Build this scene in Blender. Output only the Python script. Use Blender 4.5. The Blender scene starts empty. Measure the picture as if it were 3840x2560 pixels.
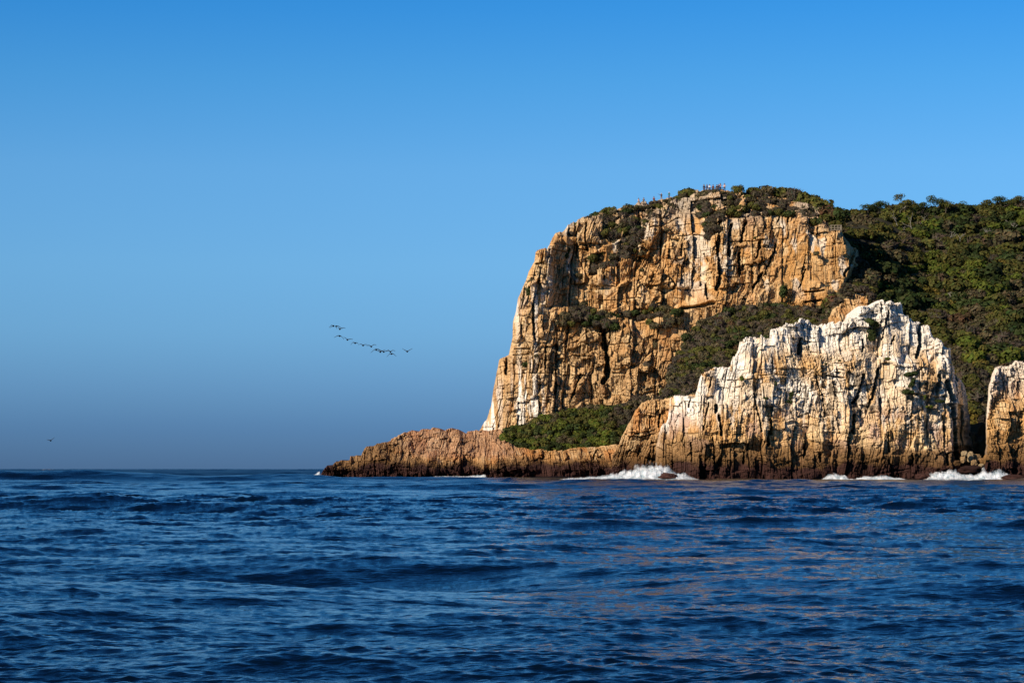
import bpy, math, random
import numpy as np
from mathutils import Vector

C = bpy.context.scene.collection
R = math.radians
random.seed(7)

# ------------------------------------------------------------------ camera, sky, sun, exposure
FPX, CX, YH, EYE = 8950.0, 1920.0, 1757.0, 2.0       # focal length and horizon measured on the photo, eye above the water
sc = bpy.context.scene
cam_d = bpy.data.cameras.new('camera')
cam = bpy.data.objects.new('camera', cam_d); C.objects.link(cam)
cam.location = (0, 0, EYE); cam.rotation_euler = (R(90), 0, 0)
cam_d.sensor_width = 36.0; cam_d.lens = FPX / 3840 * 36.0
cam_d.shift_y = (YH - 1280) / 3840
cam_d.clip_start = 0.5; cam_d.clip_end = 60000
sc.camera = cam

SUN_DIR = Vector((-0.70, -0.62, 0.46)).normalized()   # towards the sun: left of and behind the boat
sun_d = bpy.data.lights.new('sun', 'SUN'); sun_d.energy = 5.0; sun_d.angle = R(0.5); sun_d.color = (1.0, 0.87, 0.70)
sun = bpy.data.objects.new('sun', sun_d); C.objects.link(sun)
sun.rotation_euler = SUN_DIR.to_track_quat('Z', 'Y').to_euler()

world = bpy.data.worlds.new('World'); sc.world = world; world.use_nodes = True
wn, wl = world.node_tree.nodes, world.node_tree.links
for n in list(wn): wn.remove(n)
sky = wn.new('ShaderNodeTexSky'); sky.sky_type = 'NISHITA'; sky.sun_disc = False
sky.sun_elevation = math.asin(SUN_DIR.z); sky.sun_rotation = math.atan2(SUN_DIR.x, SUN_DIR.y)
sky.air_density = 1.0; sky.dust_density = 0.2; sky.ozone_density = 2.0
geo = wn.new('ShaderNodeTexCoord'); sep = wn.new('ShaderNodeSeparateXYZ')
wl.new(geo.outputs['Generated'], sep.inputs[0])
ramp = wn.new('ShaderNodeValToRGB'); wl.new(sep.outputs['Z'], ramp.inputs[0])   # the sea-air band low over the horizon
SKY_STOPS = [(0.0, (0.091, 0.211, 0.611)), (0.0175, (0.113, 0.265, 0.71)), (0.0343, (0.165, 0.356, 0.805)), (0.0566, (0.234, 0.481, 0.904)), (0.0843, (0.29, 0.581, 0.966)), (0.1238, (0.299, 0.635, 1.003)), (0.1607, (0.205, 0.619, 1.013)), (0.1905, (0.127, 0.572, 1.034)), (0.4, (0.042, 0.23, 0.55)), (1.0, (0.03, 0.165, 0.36))]
e = ramp.color_ramp.elements
while len(e) < len(SKY_STOPS): e.new(0.5)
for el, (p, c) in zip(e, SKY_STOPS):
    el.position = p; el.color = (*c, 1)
mul = wn.new('ShaderNodeMix'); mul.data_type = 'RGBA'; mul.blend_type = 'MULTIPLY'; mul.inputs[0].default_value = 1
wl.new(sky.outputs[0], mul.inputs[6]); wl.new(ramp.outputs[0], mul.inputs[7])
bg = wn.new('ShaderNodeBackground'); bg.inputs[1].default_value = 0.105
out = wn.new('ShaderNodeOutputWorld'); wl.new(mul.outputs[2], bg.inputs[0]); wl.new(bg.outputs[0], out.inputs[0])

sc.view_settings.view_transform = 'Standard'; sc.view_settings.look = 'None'
sc.view_settings.exposure = 0.2; sc.view_settings.gamma = 1.0
sc.cycles.use_denoising = True
sc.cycles.max_bounces = 6; sc.cycles.diffuse_bounces = 1

# ------------------------------------------------------------------ helpers
def PX(px, D): return (px - CX) * D / FPX
def PZ(py, D): return EYE - (py - YH) * D / FPX

def hsh(i, j, s):
    i = np.asarray(i).astype(np.int64); j = np.asarray(j).astype(np.int64)
    h = (i * 73856093) ^ (j * 19349663) ^ (s * 83492791)
    h &= 0xffffffff
    h = ((h ^ (h >> 16)) * 0x45d9f3b) & 0xffffffff
    h = ((h ^ (h >> 16)) * 0x45d9f3b) & 0xffffffff
    return ((h ^ (h >> 16)) & 0xffffff) / float(0x1000000)

def vnoise(u, v, s):
    iu, iv = np.floor(u), np.floor(v); fu, fv = u - iu, v - iv
    fu = fu * fu * (3 - 2 * fu); fv = fv * fv * (3 - 2 * fv)
    a, b = hsh(iu, iv, s), hsh(iu + 1, iv, s); c, d = hsh(iu, iv + 1, s), hsh(iu + 1, iv + 1, s)
    return (a + (b - a) * fu) * (1 - fv) + (c + (d - c) * fu) * fv

def fbm(u, v, s, o=4):
    t = 0.0; a = 0.5
    for k in range(o):
        t = t + a * vnoise(u * 2 ** k, v * 2 ** k, s + 31 * k); a *= 0.5
    return t / (1 - 0.5 ** o)

def vor(u, v, s, blocky=0.5):
    iu, iv = np.floor(u), np.floor(v)
    f1 = np.full(u.shape, 9.0); f2 = f1.copy(); ci = np.zeros(u.shape); cj = ci.copy(); ox = ci.copy(); oy = ci.copy()
    for a in (-1, 0, 1):
        for b in (-1, 0, 1):
            I, J = iu + a, iv + b
            dx = u - (I + 0.12 + 0.76 * hsh(I, J, s)); dy = v - (J + 0.12 + 0.76 * hsh(I, J, s + 1))
            d = (1 - blocky) * np.hypot(dx, dy) + blocky * np.maximum(np.abs(dx), np.abs(dy))
            m = d < f1
            f2 = np.where(m, f1, np.minimum(f2, d))
            f1 = np.where(m, d, f1); ci = np.where(m, I, ci); cj = np.where(m, J, cj); ox = np.where(m, dx, ox); oy = np.where(m, dy, oy)
    return f1, f2, ci, cj, ox, oy

def sstep(a, b, x):
    t = np.clip((x - a) / (b - a), 0, 1); return t * t * (3 - 2 * t)

def seg_dist(px, py, pts):
    d = np.full(px.shape, 1e9)
    for (x0, y0), (x1, y1) in zip(pts[:-1], pts[1:]):
        vx, vy = x1 - x0, y1 - y0
        t = np.clip(((px - x0) * vx + (py - y0) * vy) / (vx * vx + vy * vy + 1e-9), 0, 1)
        d = np.minimum(d, np.hypot(px - x0 - t * vx, py - y0 - t * vy))
    return d

def in_poly(x, y, poly):
    ins = np.zeros(np.shape(x), bool); n = len(poly)
    for k in range(n):
        (x0, y0), (x1, y1) = poly[k], poly[(k + 1) % n]
        if y0 == y1: continue
        c = ((y0 > y) != (y1 > y)) & (x < (x1 - x0) * (y - y0) / (y1 - y0) + x0)
        ins ^= c
    return ins

def mesh_np(name, v, f, mat, col=None, smooth=False, parent=None, link=True):
    me = bpy.data.meshes.new(name)
    v = np.asarray(v, np.float32); f = np.asarray(f, np.int32); k = f.shape[1]
    me.vertices.add(len(v)); me.vertices.foreach_set('co', v.ravel())
    me.loops.add(f.size); me.loops.foreach_set('vertex_index', f.ravel())
    me.polygons.add(len(f)); me.polygons.foreach_set('loop_start', np.arange(0, f.size, k, dtype=np.int32))
    me.polygons.foreach_set('use_smooth', np.full(len(f), smooth))
    if col is not None:
        a = me.attributes.new('Col', 'FLOAT_COLOR', 'POINT')
        c4 = np.ones((len(v), 4), np.float32); c4[:, :3] = col
        a.data.foreach_set('color', c4.ravel())
    me.materials.append(mat); me.update(calc_edges=True); me.validate()
    if not link: return me
    o = bpy.data.objects.new(name, me); C.objects.link(o)
    if parent: o.parent = parent
    return o

def obj(name, me, parent=None, loc=(0, 0, 0)):
    o = bpy.data.objects.new(name, me); C.objects.link(o); o.location = loc
    if parent: o.parent = parent
    return o

def empty(name, loc=(0, 0, 0)):
    o = bpy.data.objects.new(name, None); C.objects.link(o); o.location = loc; return o

def tag(o, label=None, cat=None, group=None, kind=None):
    if label: o['label'] = label
    if cat: o['category'] = cat
    if group: o['group'] = group
    if kind: o['kind'] = kind
    return o

def grid_faces(nr, nc):
    i = np.arange(nr * nc).reshape(nr, nc)
    return np.stack([i[:-1, :-1], i[:-1, 1:], i[1:, 1:], i[1:, :-1]], -1).reshape(-1, 4)

# ------------------------------------------------------------------ materials
def mat_new(name):
    m = bpy.data.materials.new(name); m.use_nodes = True
    return m, m.node_tree.nodes, m.node_tree.links, m.node_tree.nodes['Principled BSDF']

def mat_plain(name, col, rough=0.7, var=0.15, scale=6.0):
    m, n, l, b = mat_new(name)
    t = n.new('ShaderNodeTexNoise'); t.inputs['Scale'].default_value = scale
    tc = n.new('ShaderNodeTexCoord'); l.new(tc.outputs['Object'], t.inputs['Vector'])
    r = n.new('ShaderNodeValToRGB')
    r.color_ramp.elements[0].color = (*[c * (1 - var) for c in col], 1); r.color_ramp.elements[1].color = (*[min(1, c * (1 + var)) for c in col], 1)
    l.new(t.outputs[0], r.inputs[0]); l.new(r.outputs[0], b.inputs['Base Color'])
    b.inputs['Roughness'].default_value = rough; b.inputs['Specular IOR Level'].default_value = 0.25
    return m

def mat_rock():
    m, n, l, b = mat_new('weathered_rock')
    a = n.new('ShaderNodeAttribute'); a.attribute_name = 'Col'
    g = n.new('ShaderNodeNewGeometry')
    mp = n.new('ShaderNodeMapping'); mp.inputs['Scale'].default_value = (1.6, 0.9, 0.5); l.new(g.outputs['Position'], mp.inputs[0])
    t = n.new('ShaderNodeTexNoise'); t.inputs['Scale'].default_value = 1.3; t.inputs['Detail'].default_value = 8; t.inputs['Roughness'].default_value = 0.65
    l.new(mp.outputs[0], t.inputs['Vector'])
    r = n.new('ShaderNodeMapRange'); r.inputs[1].default_value = 0.3; r.inputs[2].default_value = 0.7; r.inputs[3].default_value = 0.72; r.inputs[4].default_value = 1.25
    l.new(t.outputs[0], r.inputs[0])
    mx = n.new('ShaderNodeVectorMath'); mx.operation = 'SCALE'; l.new(a.outputs['Color'], mx.inputs[0]); l.new(r.outputs[0], mx.inputs['Scale'])
    l.new(mx.outputs[0], b.inputs['Base Color'])
    t2 = n.new('ShaderNodeTexNoise'); t2.inputs['Scale'].default_value = 2.2; t2.inputs['Detail'].default_value = 10; t2.inputs['Roughness'].default_value = 0.7
    l.new(mp.outputs[0], t2.inputs['Vector'])
    bp = n.new('ShaderNodeBump'); bp.inputs['Strength'].default_value = 0.5; bp.inputs['Distance'].default_value = 0.5
    l.new(t2.outputs[0], bp.inputs['Height']); l.new(bp.outputs[0], b.inputs['Normal'])
    b.inputs['Roughness'].default_value = 0.9; b.inputs['Specular IOR Level'].default_value = 0.15
    return m

def mat_leaf():
    m, n, l, b = mat_new('foliage')
    a = n.new('ShaderNodeAttribute'); a.attribute_name = 'Col'
    oi = n.new('ShaderNodeObjectInfo')
    r = n.new('ShaderNodeMapRange'); r.inputs[3].default_value = 0.78; r.inputs[4].default_value = 1.05; l.new(oi.outputs['Random'], r.inputs[0])
    mx = n.new('ShaderNodeVectorMath'); mx.operation = 'SCALE'; l.new(a.outputs['Color'], mx.inputs[0]); l.new(r.outputs[0], mx.inputs['Scale'])
    l.new(mx.outputs[0], b.inputs['Base Color'])
    b.inputs['Roughness'].default_value = 0.75; b.inputs['Specular IOR Level'].default_value = 0.12
    return m

def mat_sea():
    m, n, l, b = mat_new('sea_water')
    g = n.new('ShaderNodeNewGeometry')
    a = n.new('ShaderNodeAttribute'); a.attribute_name = 'Col'
    mp = n.new('ShaderNodeMapping'); mp.inputs['Scale'].default_value = (0.55, 1.0, 1.0); l.new(g.outputs['Position'], mp.inputs[0])
    t = n.new('ShaderNodeTexNoise'); t.inputs['Scale'].default_value = 3.0; t.inputs['Detail'].default_value = 5; t.inputs['Roughness'].default_value = 0.6
    l.new(mp.outputs[0], t.inputs['Vector'])
    bp = n.new('ShaderNodeBump'); bp.inputs['Strength'].default_value = 0.6; bp.inputs['Distance'].default_value = 0.05
    t9 = n.new('ShaderNodeTexNoise'); t9.inputs['Scale'].default_value = 10.0; t9.inputs['Detail'].default_value = 3; l.new(mp.outputs[0], t9.inputs['Vector'])
    b9 = n.new('ShaderNodeBump'); b9.inputs['Strength'].default_value = 0.6; b9.inputs['Distance'].default_value = 0.022
    l.new(t9.outputs[0], b9.inputs['Height']); l.new(b9.outputs[0], bp.inputs['Normal'])
    l.new(t.outputs[0], bp.inputs['Height']); l.new(bp.outputs[0], b.inputs['Normal'])
    tb = n.new('ShaderNodeTexNoise'); tb.inputs['Scale'].default_value = 0.55; tb.inputs['Detail'].default_value = 4; l.new(mp.outputs[0], tb.inputs['Vector'])
    bp2 = n.new('ShaderNodeBump'); bp2.inputs['Strength'].default_value = 0.6; bp2.inputs['Distance'].default_value = 0.30
    l.new(tb.outputs[0], bp2.inputs['Height']); l.new(bp.outputs[0], bp2.inputs['Normal']); l.new(bp2.outputs[0], b.inputs['Normal'])
    # foam: the red channel says how much of it drifts here
    fs = n.new('ShaderNodeTexNoise'); fs.inputs['Scale'].default_value = 0.9; fs.inputs['Detail'].default_value = 9; fs.inputs['Roughness'].default_value = 0.7
    l.new(g.outputs['Position'], fs.inputs['Vector'])
    sp = n.new('ShaderNodeSeparateColor'); l.new(a.outputs['Color'], sp.inputs[0])
    ad = n.new('ShaderNodeMath'); ad.operation = 'ADD'; l.new(sp.outputs[0], ad.inputs[0]); l.new(fs.outputs[0], ad.inputs[1])
    rr = n.new('ShaderNodeMapRange'); rr.inputs[1].default_value = 0.98; rr.inputs[2].default_value = 1.18; l.new(ad.outputs[0], rr.inputs[0])
    mx = n.new('ShaderNodeMix'); mx.data_type = 'RGBA'; l.new(rr.outputs[0], mx.inputs[0])
    mx.inputs[6].default_value = (0.0006, 0.0040, 0.010, 1); mx.inputs[7].default_value = (0.75, 0.78, 0.80, 1)
    l.new(mx.outputs[2], b.inputs['Base Color'])
    r0 = n.new('ShaderNodeMapRange'); r0.inputs[3].default_value = 0.09; r0.inputs[4].default_value = 0.36; l.new(sp.outputs[1], r0.inputs[0])
    rg = n.new('ShaderNodeMapRange'); l.new(r0.outputs[0], rg.inputs[3]); rg.inputs[4].default_value = 0.8; l.new(rr.outputs[0], rg.inputs[0]); l.new(rg.outputs[0], b.inputs['Roughness'])
    b.inputs['IOR'].default_value = 1.333
    return m

def mat_foam():
    m, n, l, b = mat_new('sea_foam')
    a = n.new('ShaderNodeAttribute'); a.attribute_name = 'Col'
    b.inputs['Base Color'].default_value = (0.86, 0.88, 0.89, 1); b.inputs['Roughness'].default_value = 0.85
    g = n.new('ShaderNodeNewGeometry')
    t = n.new('ShaderNodeTexNoise'); t.inputs['Scale'].default_value = 1.5; t.inputs['Detail'].default_value = 9; t.inputs['Roughness'].default_value = 0.68; l.new(g.outputs['Position'], t.inputs['Vector'])
    sp = n.new('ShaderNodeSeparateColor'); l.new(a.outputs['Color'], sp.inputs[0])
    ad = n.new('ShaderNodeMath'); ad.operation = 'ADD'; l.new(sp.outputs[0], ad.inputs[0]); l.new(t.outputs[0], ad.inputs[1])      # red: how thick the foam is
    mr = n.new('ShaderNodeMapRange'); mr.inputs[1].default_value = 0.84; mr.inputs[2].default_value = 1.42; mr.inputs[4].default_value = 0.92; l.new(ad.outputs[0], mr.inputs[0]); l.new(mr.outputs[0], b.inputs['Alpha'])
    t2 = n.new('ShaderNodeTexNoise'); t2.inputs['Scale'].default_value = 1.1; t2.inputs['Detail'].default_value = 6; l.new(g.outputs['Position'], t2.inputs['Vector'])
    cr = n.new('ShaderNodeValToRGB'); cr.color_ramp.elements[0].position = 0.38; cr.color_ramp.elements[0].color = (0.42, 0.52, 0.56, 1); cr.color_ramp.elements[1].position = 0.58; cr.color_ramp.elements[1].color = (0.88, 0.90, 0.91, 1)
    l.new(t2.outputs[0], cr.inputs[0]); l.new(cr.outputs[0], b.inputs['Base Color'])
    return m

ROCK, LEAF, SEA, FOAM = mat_rock(), mat_leaf(), mat_sea(), mat_foam()
BARK = mat_plain('pale_bark', (0.24, 0.215, 0.18), 0.85, 0.3, 3)
BARKD = mat_plain('brown_bark', (0.10, 0.075, 0.055), 0.85, 0.3, 3)
WOODM = mat_plain('weathered_timber', (0.30, 0.25, 0.19), 0.8, 0.2, 4)
FEATHER = mat_plain('dark_feathers', (0.018, 0.018, 0.022), 0.6, 0.3, 8)

# ------------------------------------------------------------------ rock masses
OCHRE = np.array((0.57, 0.300, 0.105)); TAN = np.array((0.63, 0.40, 0.19)); PALE = np.array((0.70, 0.51, 0.28)); RUST = np.array((0.46, 0.185, 0.045))
GREY = np.array((0.30, 0.26, 0.22)); BROWN = np.array((0.20, 0.105, 0.04)); WHITE = np.array((0.90, 0.82, 0.70)); MAROON = np.array((0.050, 0.022, 0.017)); PINK = np.array((0.50, 0.28, 0.18))

def mixc(c, k, w): return c + (np.asarray(k) - c) * np.clip(w, 0, 1)[..., None]

def cells(u, s):
    """uneven 1-D cells: index, distance to either border, width"""
    i = np.floor(u)
    bd = lambda k: k + 0.86 * (hsh(k, k * 0 + 1, s) - 0.5)
    if np.ndim(s): bd = lambda k: k + 0.86 * (hshv(k, s) - 0.5)
    i = np.where(u < bd(i), i - 1, np.where(u >= bd(i + 1), i + 1, i))
    l, r = bd(i), bd(i + 1)
    return i, u - l, r - u, r - l

def hshv(k, s):
    return hsh(k, s, 77)

def oy_(z, w, seed): return fbm(z / (w * 2.5), z * 0, seed + 480, 2)

def relief(x, z, seed, shear=0.0, amp=1.0, sx=1.0):
    """jointed quartzite: upright columns broken into blocks, set forward and back, with open joints; returns depth offset (+ is into the rock) and data for colour"""
    x = x - shear * z
    wx = x + 0.9 * (fbm(x / 9, z / 12, seed) - 0.5) * 2 + 0.30 * (fbm(x / 1.6, z / 3.5, seed + 3, 3) - 0.5) * 2
    wz = z + 1.2 * (fbm(x / 8, z / 8, seed + 5) - 0.5) * 2 + 0.35 * (fbm(x / 1.2, z / 1.2, seed + 6, 3) - 0.5) * 2
    d = np.zeros_like(x); ids = []
    pm = sstep(0.30, 0.66, fbm(x / 5, z / 7, seed + 7, 3))
    for k, (w, h, off, tlt, gr, bev) in enumerate(((6.5, 17, 1.6, 0.20, 1.0, 0.05), (2.3, 4.6, 1.05, 0.34, 1.0, 0.06), (0.95, 1.9, 0.55, 0.36, 0.9, 0.09), (0.46, 0.8, 0.26, 0.34, 0.35, 0.2))):
        w *= sx; h *= sx; kk = (1.0, 0.7 + 0.6 * pm, 0.2 + 0.9 * pm, 0.15 + 0.8 * pm)[k]
        ci, l, r_, cw = cells((wx + 0.36 * min(k, 2) * wz * (hsh(np.floor(wx / 11), np.floor(wz / 9), seed + 19) - 0.5)) / w, seed + 11 * k)
        cs = ci * 131 + seed + 7 * k
        cj, b, t, ch = cells(wz / h + 3.7 * hsh(ci, ci * 0, seed + 5 * k), cs)
        r = hsh(ci, cj, seed + 70 + k); r2 = hsh(ci, cj, seed + 90 + k); r3 = hsh(ci, cj, seed + 110 + k); rc = hsh(ci, ci * 0, seed + 130 + k)
        ex = np.minimum(l, r_) * w; ez = np.minimum(b, t) * h
        d += kk * off * ((0.85 * r + 0.15 * rc) - 0.5) * 2.0 + kk * (r2 - 0.5) * 2 * tlt * (l - cw / 2) * w
        d += (hsh(ci, cj, seed + 150 + k) - 0.35) * 0.16 * (b - ch / 2) * h                           # blocks lean back or out
        bw = bev * w
        d += 0.5 * bw * ((1 - np.clip(ex / bw, 0, 1)) ** 2 + (1 - np.clip(ez / bw, 0, 1)) ** 2 * 0.9)     # worn edges
        jw = 0.045 * w + 0.05
        jo = np.where(l < r_, hsh(ci, cj, seed + 170), hsh(ci + 1, cj, seed + 170))
        d += kk * gr * np.maximum((1 - sstep(jw * 0.3, jw, ex)) * sstep(0.35, 0.8, jo), (1 - sstep(jw * 0.2, jw * 0.7, ez)) * sstep(0.5, 0.9, r3) * 0.8)
        ids.append((r, r2, np.minimum(ex, ez * 1.3) / w))
    # broken faces: angular lumps with tilted facets, in patches
    pf = sstep(0.36, 0.58, fbm(x / 8, z / 6, seed + 402, 3))
    for k, (w, asp, off, tl) in enumerate(((4.2, 1.5, 1.5, 0.45), (1.7, 1.4, 0.75, 0.5), (0.75, 1.3, 0.34, 0.5))):
        w *= sx
        f1, f2, ci, cj, ox, oy = vor(wx / w + 0.35 * oy_(z, w, seed), wz / (w * asp), seed + 400 + 9 * k, 0.45)
        wgt = (0.25, 0.22, 0.25)[k] + 0.75 * pf
        d += wgt * (off * (hsh(ci, cj, seed + 401 + k) - 0.5) * 1.3 + (hsh(ci, cj, seed + 413 + k) - 0.5) * 2 * tl * ox * w + (hsh(ci, cj, seed + 423 + k) - 0.4) * 1.4 * tl * oy * w)
        d += wgt * off * 0.5 * (1 - sstep(0.0, 0.10, f2 - f1)) * hsh(ci, cj, seed + 431)
        ids.append((hsh(ci, cj, seed + 440 + k), hsh(ci, cj, seed + 450 + k), (f2 - f1)))
    # benches: the face steps back at uneven ledges
    q = z / (5.5 * sx) + 1.6 * fbm(x / 6, z / 14, seed + 460, 3); fl = np.floor(q); fr = q - fl
    d += 1.9 * sx * (sstep(0.86, 1.0, fr) - fr) * (0.1 + 1.3 * vnoise(x / 5, fl * 3.7, seed + 461))
    d += (fbm(x / 0.8, z / 1.2, seed + 40, 3) - 0.5) * 0.28
    return d * amp, ids

SHEETS = {}

def rock_mass(name, top, D, x0, x1, bot_py, colour, seed, res=1.7, shear=0.0, amp=1.0, sx=1.0, round_px=30, round_m=6.0, jag=(6, 1.0), cracks=(), back=60.0, extra=None, taper=0.45, calm=None):
    """a solid mass: front relief from waterline (or foot) to its skyline, then a top running back into the land"""
    tx, ty = zip(*top)
    nc = int((x1 - x0) / res) + 1
    px = np.linspace(x0, x1, nc)
    tp = np.interp(px, tx, ty)
    # uneven skyline: blocks of different width standing higher or lower
    for k, (wpx, a) in enumerate(((jag[0] * 4.3, 1.0), (jag[0] * 1.9, 0.75), (jag[0] * 0.9, 0.5))):
        cell = np.floor(px / wpx + 0.35 * vnoise(px / wpx, px * 0, seed + k))
        tp = tp - a * jag[1] * jag[0] * (hsh(cell, cell * 0, seed + 7 + k) - 0.5)
    tp = tp - jag[1] * jag[0] * 0.4 * (fbm(px / 4, px * 0, seed + 8, 2) - 0.5)
    tp = np.minimum(tp, bot_py - 2)
    nr = int((bot_py - tp.min()) / res) + 1
    ry = np.linspace(bot_py, tp.min(), nr)[:, None]
    PXg = np.broadcast_to(px, (nr, nc)).copy(); PYg = np.maximum(ry, tp[None, :])
    # distance to the outline
    dv = PYg - tp[None, :]
    mn = np.minimum.accumulate(tp); mr = np.minimum.accumulate(tp[::-1])[::-1]
    xl = np.interp(-PYg.ravel(), -np.maximum.accumulate(mn[::-1])[::-1] + np.linspace(0, 1e-3, nc), px).reshape(PYg.shape)
    xr = np.interp(-PYg.ravel(), (-mr)[::-1] + np.linspace(0, 1e-3, nc), px[::-1]).reshape(PYg.shape)
    dd = np.clip(np.minimum(np.minimum(dv * 1.3, PXg - xl), xr - PXg), 0, round_px) / round_px
    Ds = D(PXg, PYg) + round_m * (1 - np.sqrt(np.clip(1 - (1 - dd) ** 2, 0, 1)))
    X = PX(PXg, Ds); Z = PZ(PYg, Ds)
    rel, ids = relief(X, Z, seed, shear, amp, sx)
    if calm is not None: rel *= calm(PXg, PYg)
    for pts, w, dep in cracks:
        wob = 9 * (fbm(PXg / 24, PYg / 16, seed + 55) - 0.5) + 4 * (fbm(PXg / 6, PYg / 5, seed + 56) - 0.5)
        q = seg_dist(PXg + wob, PYg + wob * 0.5, pts)
        wv = w * (0.35 + 0.95 * fbm(PXg / 60, PYg / 22, seed + int(w)))
        rel += dep * (1 - sstep(wv * 0.25, wv * 0.65, q))
    if extra is not None: rel += extra(PXg, PYg)
    rel *= (0.55 + 0.45 * np.clip(dd * 1.5, 0, 1))
    col = colour(PXg, PYg, X, Z, ids, seed)
    V = np.stack([X, Ds + rel, Z], -1)
    # the top running back
    yb = V[-1, :, 1]; rows = []; cols = []
    for dy, dz in ((0.6, 0.0), (2.0, -0.05), (5.0, -0.2), (12.0, -0.8), (back * 0.5, -3), (back, -8), (back * 1.02, -60)):
        r_ = V[-1].copy(); r_[:, 1] = yb + dy; r_[:, 2] = np.maximum(r_[:, 2] + dz * np.clip((r_[:, 2] + 1) / 20, 0, 1), -3.0)
        if dz == -60: r_[:, 2] = -3.0
        xc = 0.5 * (r_[0, 0] + r_[-1, 0]); r_[:, 0] = xc + (r_[:, 0] - xc) * (1 - taper * min(1, dy / back))
        rows.append(r_); cols.append(col[-1])
    V = np.concatenate([V, np.stack(rows)], 0); col = np.concatenate([col, np.stack(cols)], 0)
    F = grid_faces(V.shape[0], nc); clamp = np.zeros(V.shape[:2], bool); clamp[:nr] = ry <= tp[None, :]
    cf = clamp.ravel()[F[:, :2]].all(1) & (F[:, 3] < nr * nc)          # rows above the skyline have no area
    o = mesh_np(name, V.reshape(-1, 3), F[~cf], ROCK, col.reshape(-1, 3))
    SHEETS[name] = (px, tp, D)
    return o

def wet_zone(c, PYg, X, Z, seed, lo=1.6, hi=4.2, top=8.0):
    n1 = fbm(X / 5, Z / 3, seed + 200) * 2 - 1; n2 = fbm(X / 1.4, Z / 2, seed + 201) * 2 - 1
    zz = Z + 1.6 * n1 + 0.9 * n2
    c = mixc(c, BROWN * 0.95, (1 - sstep(hi, top, zz)) * 0.85)
    c = mixc(c, BROWN * 0.45, (1 - sstep(lo + 0.5, hi, zz)) * 0.8)
    return mixc(c, MAROON, 1 - sstep(lo - 0.4, lo + 0.9, zz))

def base_colour(X, Z, ids, seed, pale=0.3, rust=0.25, grey=0.12):
    r0, r1, r2 = ids[0][0], ids[1][0], ids[2][0]; v1, v2 = ids[5][0], ids[4][0]
    big = fbm(X / 14, Z / 16, seed + 300); st = fbm(X / 1.2, Z / 4.5, seed + 301, 5); md = fbm(X / 3.5, Z / 4, seed + 302, 5)
    c = np.broadcast_to(TAN, X.shape + (3,)).copy()
    c = mixc(c, OCHRE, sstep(0.36, 0.62, 0.4 * big + 0.2 * st + 0.2 * r1 + 0.2 * v2))
    c = mixc(c, PALE, sstep(0.55 - pale * 0.3, 0.85 - pale * 0.3, 0.25 * st + 0.25 * r1 + 0.25 * md + 0.25 * v1) * 0.9)
    c = mixc(c, RUST, sstep(0.75 - rust * 0.4, 0.95 - rust * 0.4, 0.6 * md + 0.4 * ids[4][1]) * 0.75)
    c = mixc(c, GREY, sstep(0.8 - grey * 0.5, 0.95 - grey * 0.5, 0.5 * fbm(X / 2.5, Z / 3.0, seed + 304) + 0.5 * ids[5][1]) * 0.7)
    c = c * (0.80 + 0.2 * r2 + 0.2 * v1)[..., None]
    crk = np.minimum(ids[1][2], ids[2][2])
    c = mixc(c, BROWN * 0.6, (1 - sstep(0.0, 0.06, crk)) * 0.38)      # dirt and lichen in the joints
    return c

# ---- the tall cliff
CL_TOP = [(1790, 1625), (1800, 1606), (1828, 1562), (1842, 1520), (1850, 1460), (1862, 1400), (1872, 1350), (1890, 1338), (1908, 1325), (1922, 1262), (1920, 1215), (1935, 1165), (1942, 1120),
          (1962, 1075), (1982, 1022), (2004, 985), (2008, 950), (2022, 934), (2052, 930), (2066, 905), (2082, 882), (2110, 872), (2132, 840), (2170, 826), (2190, 818),
          (2230, 800), (2300, 788), (2380, 772), (2392, 760), (2420, 755), (2432, 768), (2450, 757), (2500, 742), (2545, 738), (2578, 718), (2610, 712), (2632, 714), (2726, 714),
          (2760, 722), (2850, 722), (2960, 735), (3020, 752), (3080, 775), (3104, 815), (3108, 862), (3152, 866), (3166, 888), (3196, 925), (3222, 940), (3234, 965), (3236, 1040), (3240, 1110), (3330, 1150), (3350, 1400)]
def cliff_D(px, py):
    d = 545 + 8 * np.clip((1700 - py) / 500, 0, 1)
    # the bushy shelf half way up: the face above stands further back
    sh = 1185 + 25 * np.sin(px / 90.0) - 30 * sstep(2350, 2600, px)
    w = sstep(2040, 2120, px) * (1 - sstep(2580, 2700, px))
    d = d + 6.0 * w * sstep(18, -18, py - sh) if False else d + 6.0 * w * (1 - sstep(-22, 18, py - sh))
    d = d + 9 * np.clip((1130 - py) / 400, 0, 1) + 14 * np.clip((860 - py) / 170, 0, 1) ** 1.5
    d = d + 12 * np.clip((2010 - px) / 200, 0, 1) ** 1.5 + 22 * np.clip((px - 3175 + 0.25 * np.clip(py - 1000, 0, 100)) / 60, 0, 1.6) ** 1.5
    d = d + 6 * (fbm(px / 210.0, py / 500.0, 901, 2) - 0.5)
    return d
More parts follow.
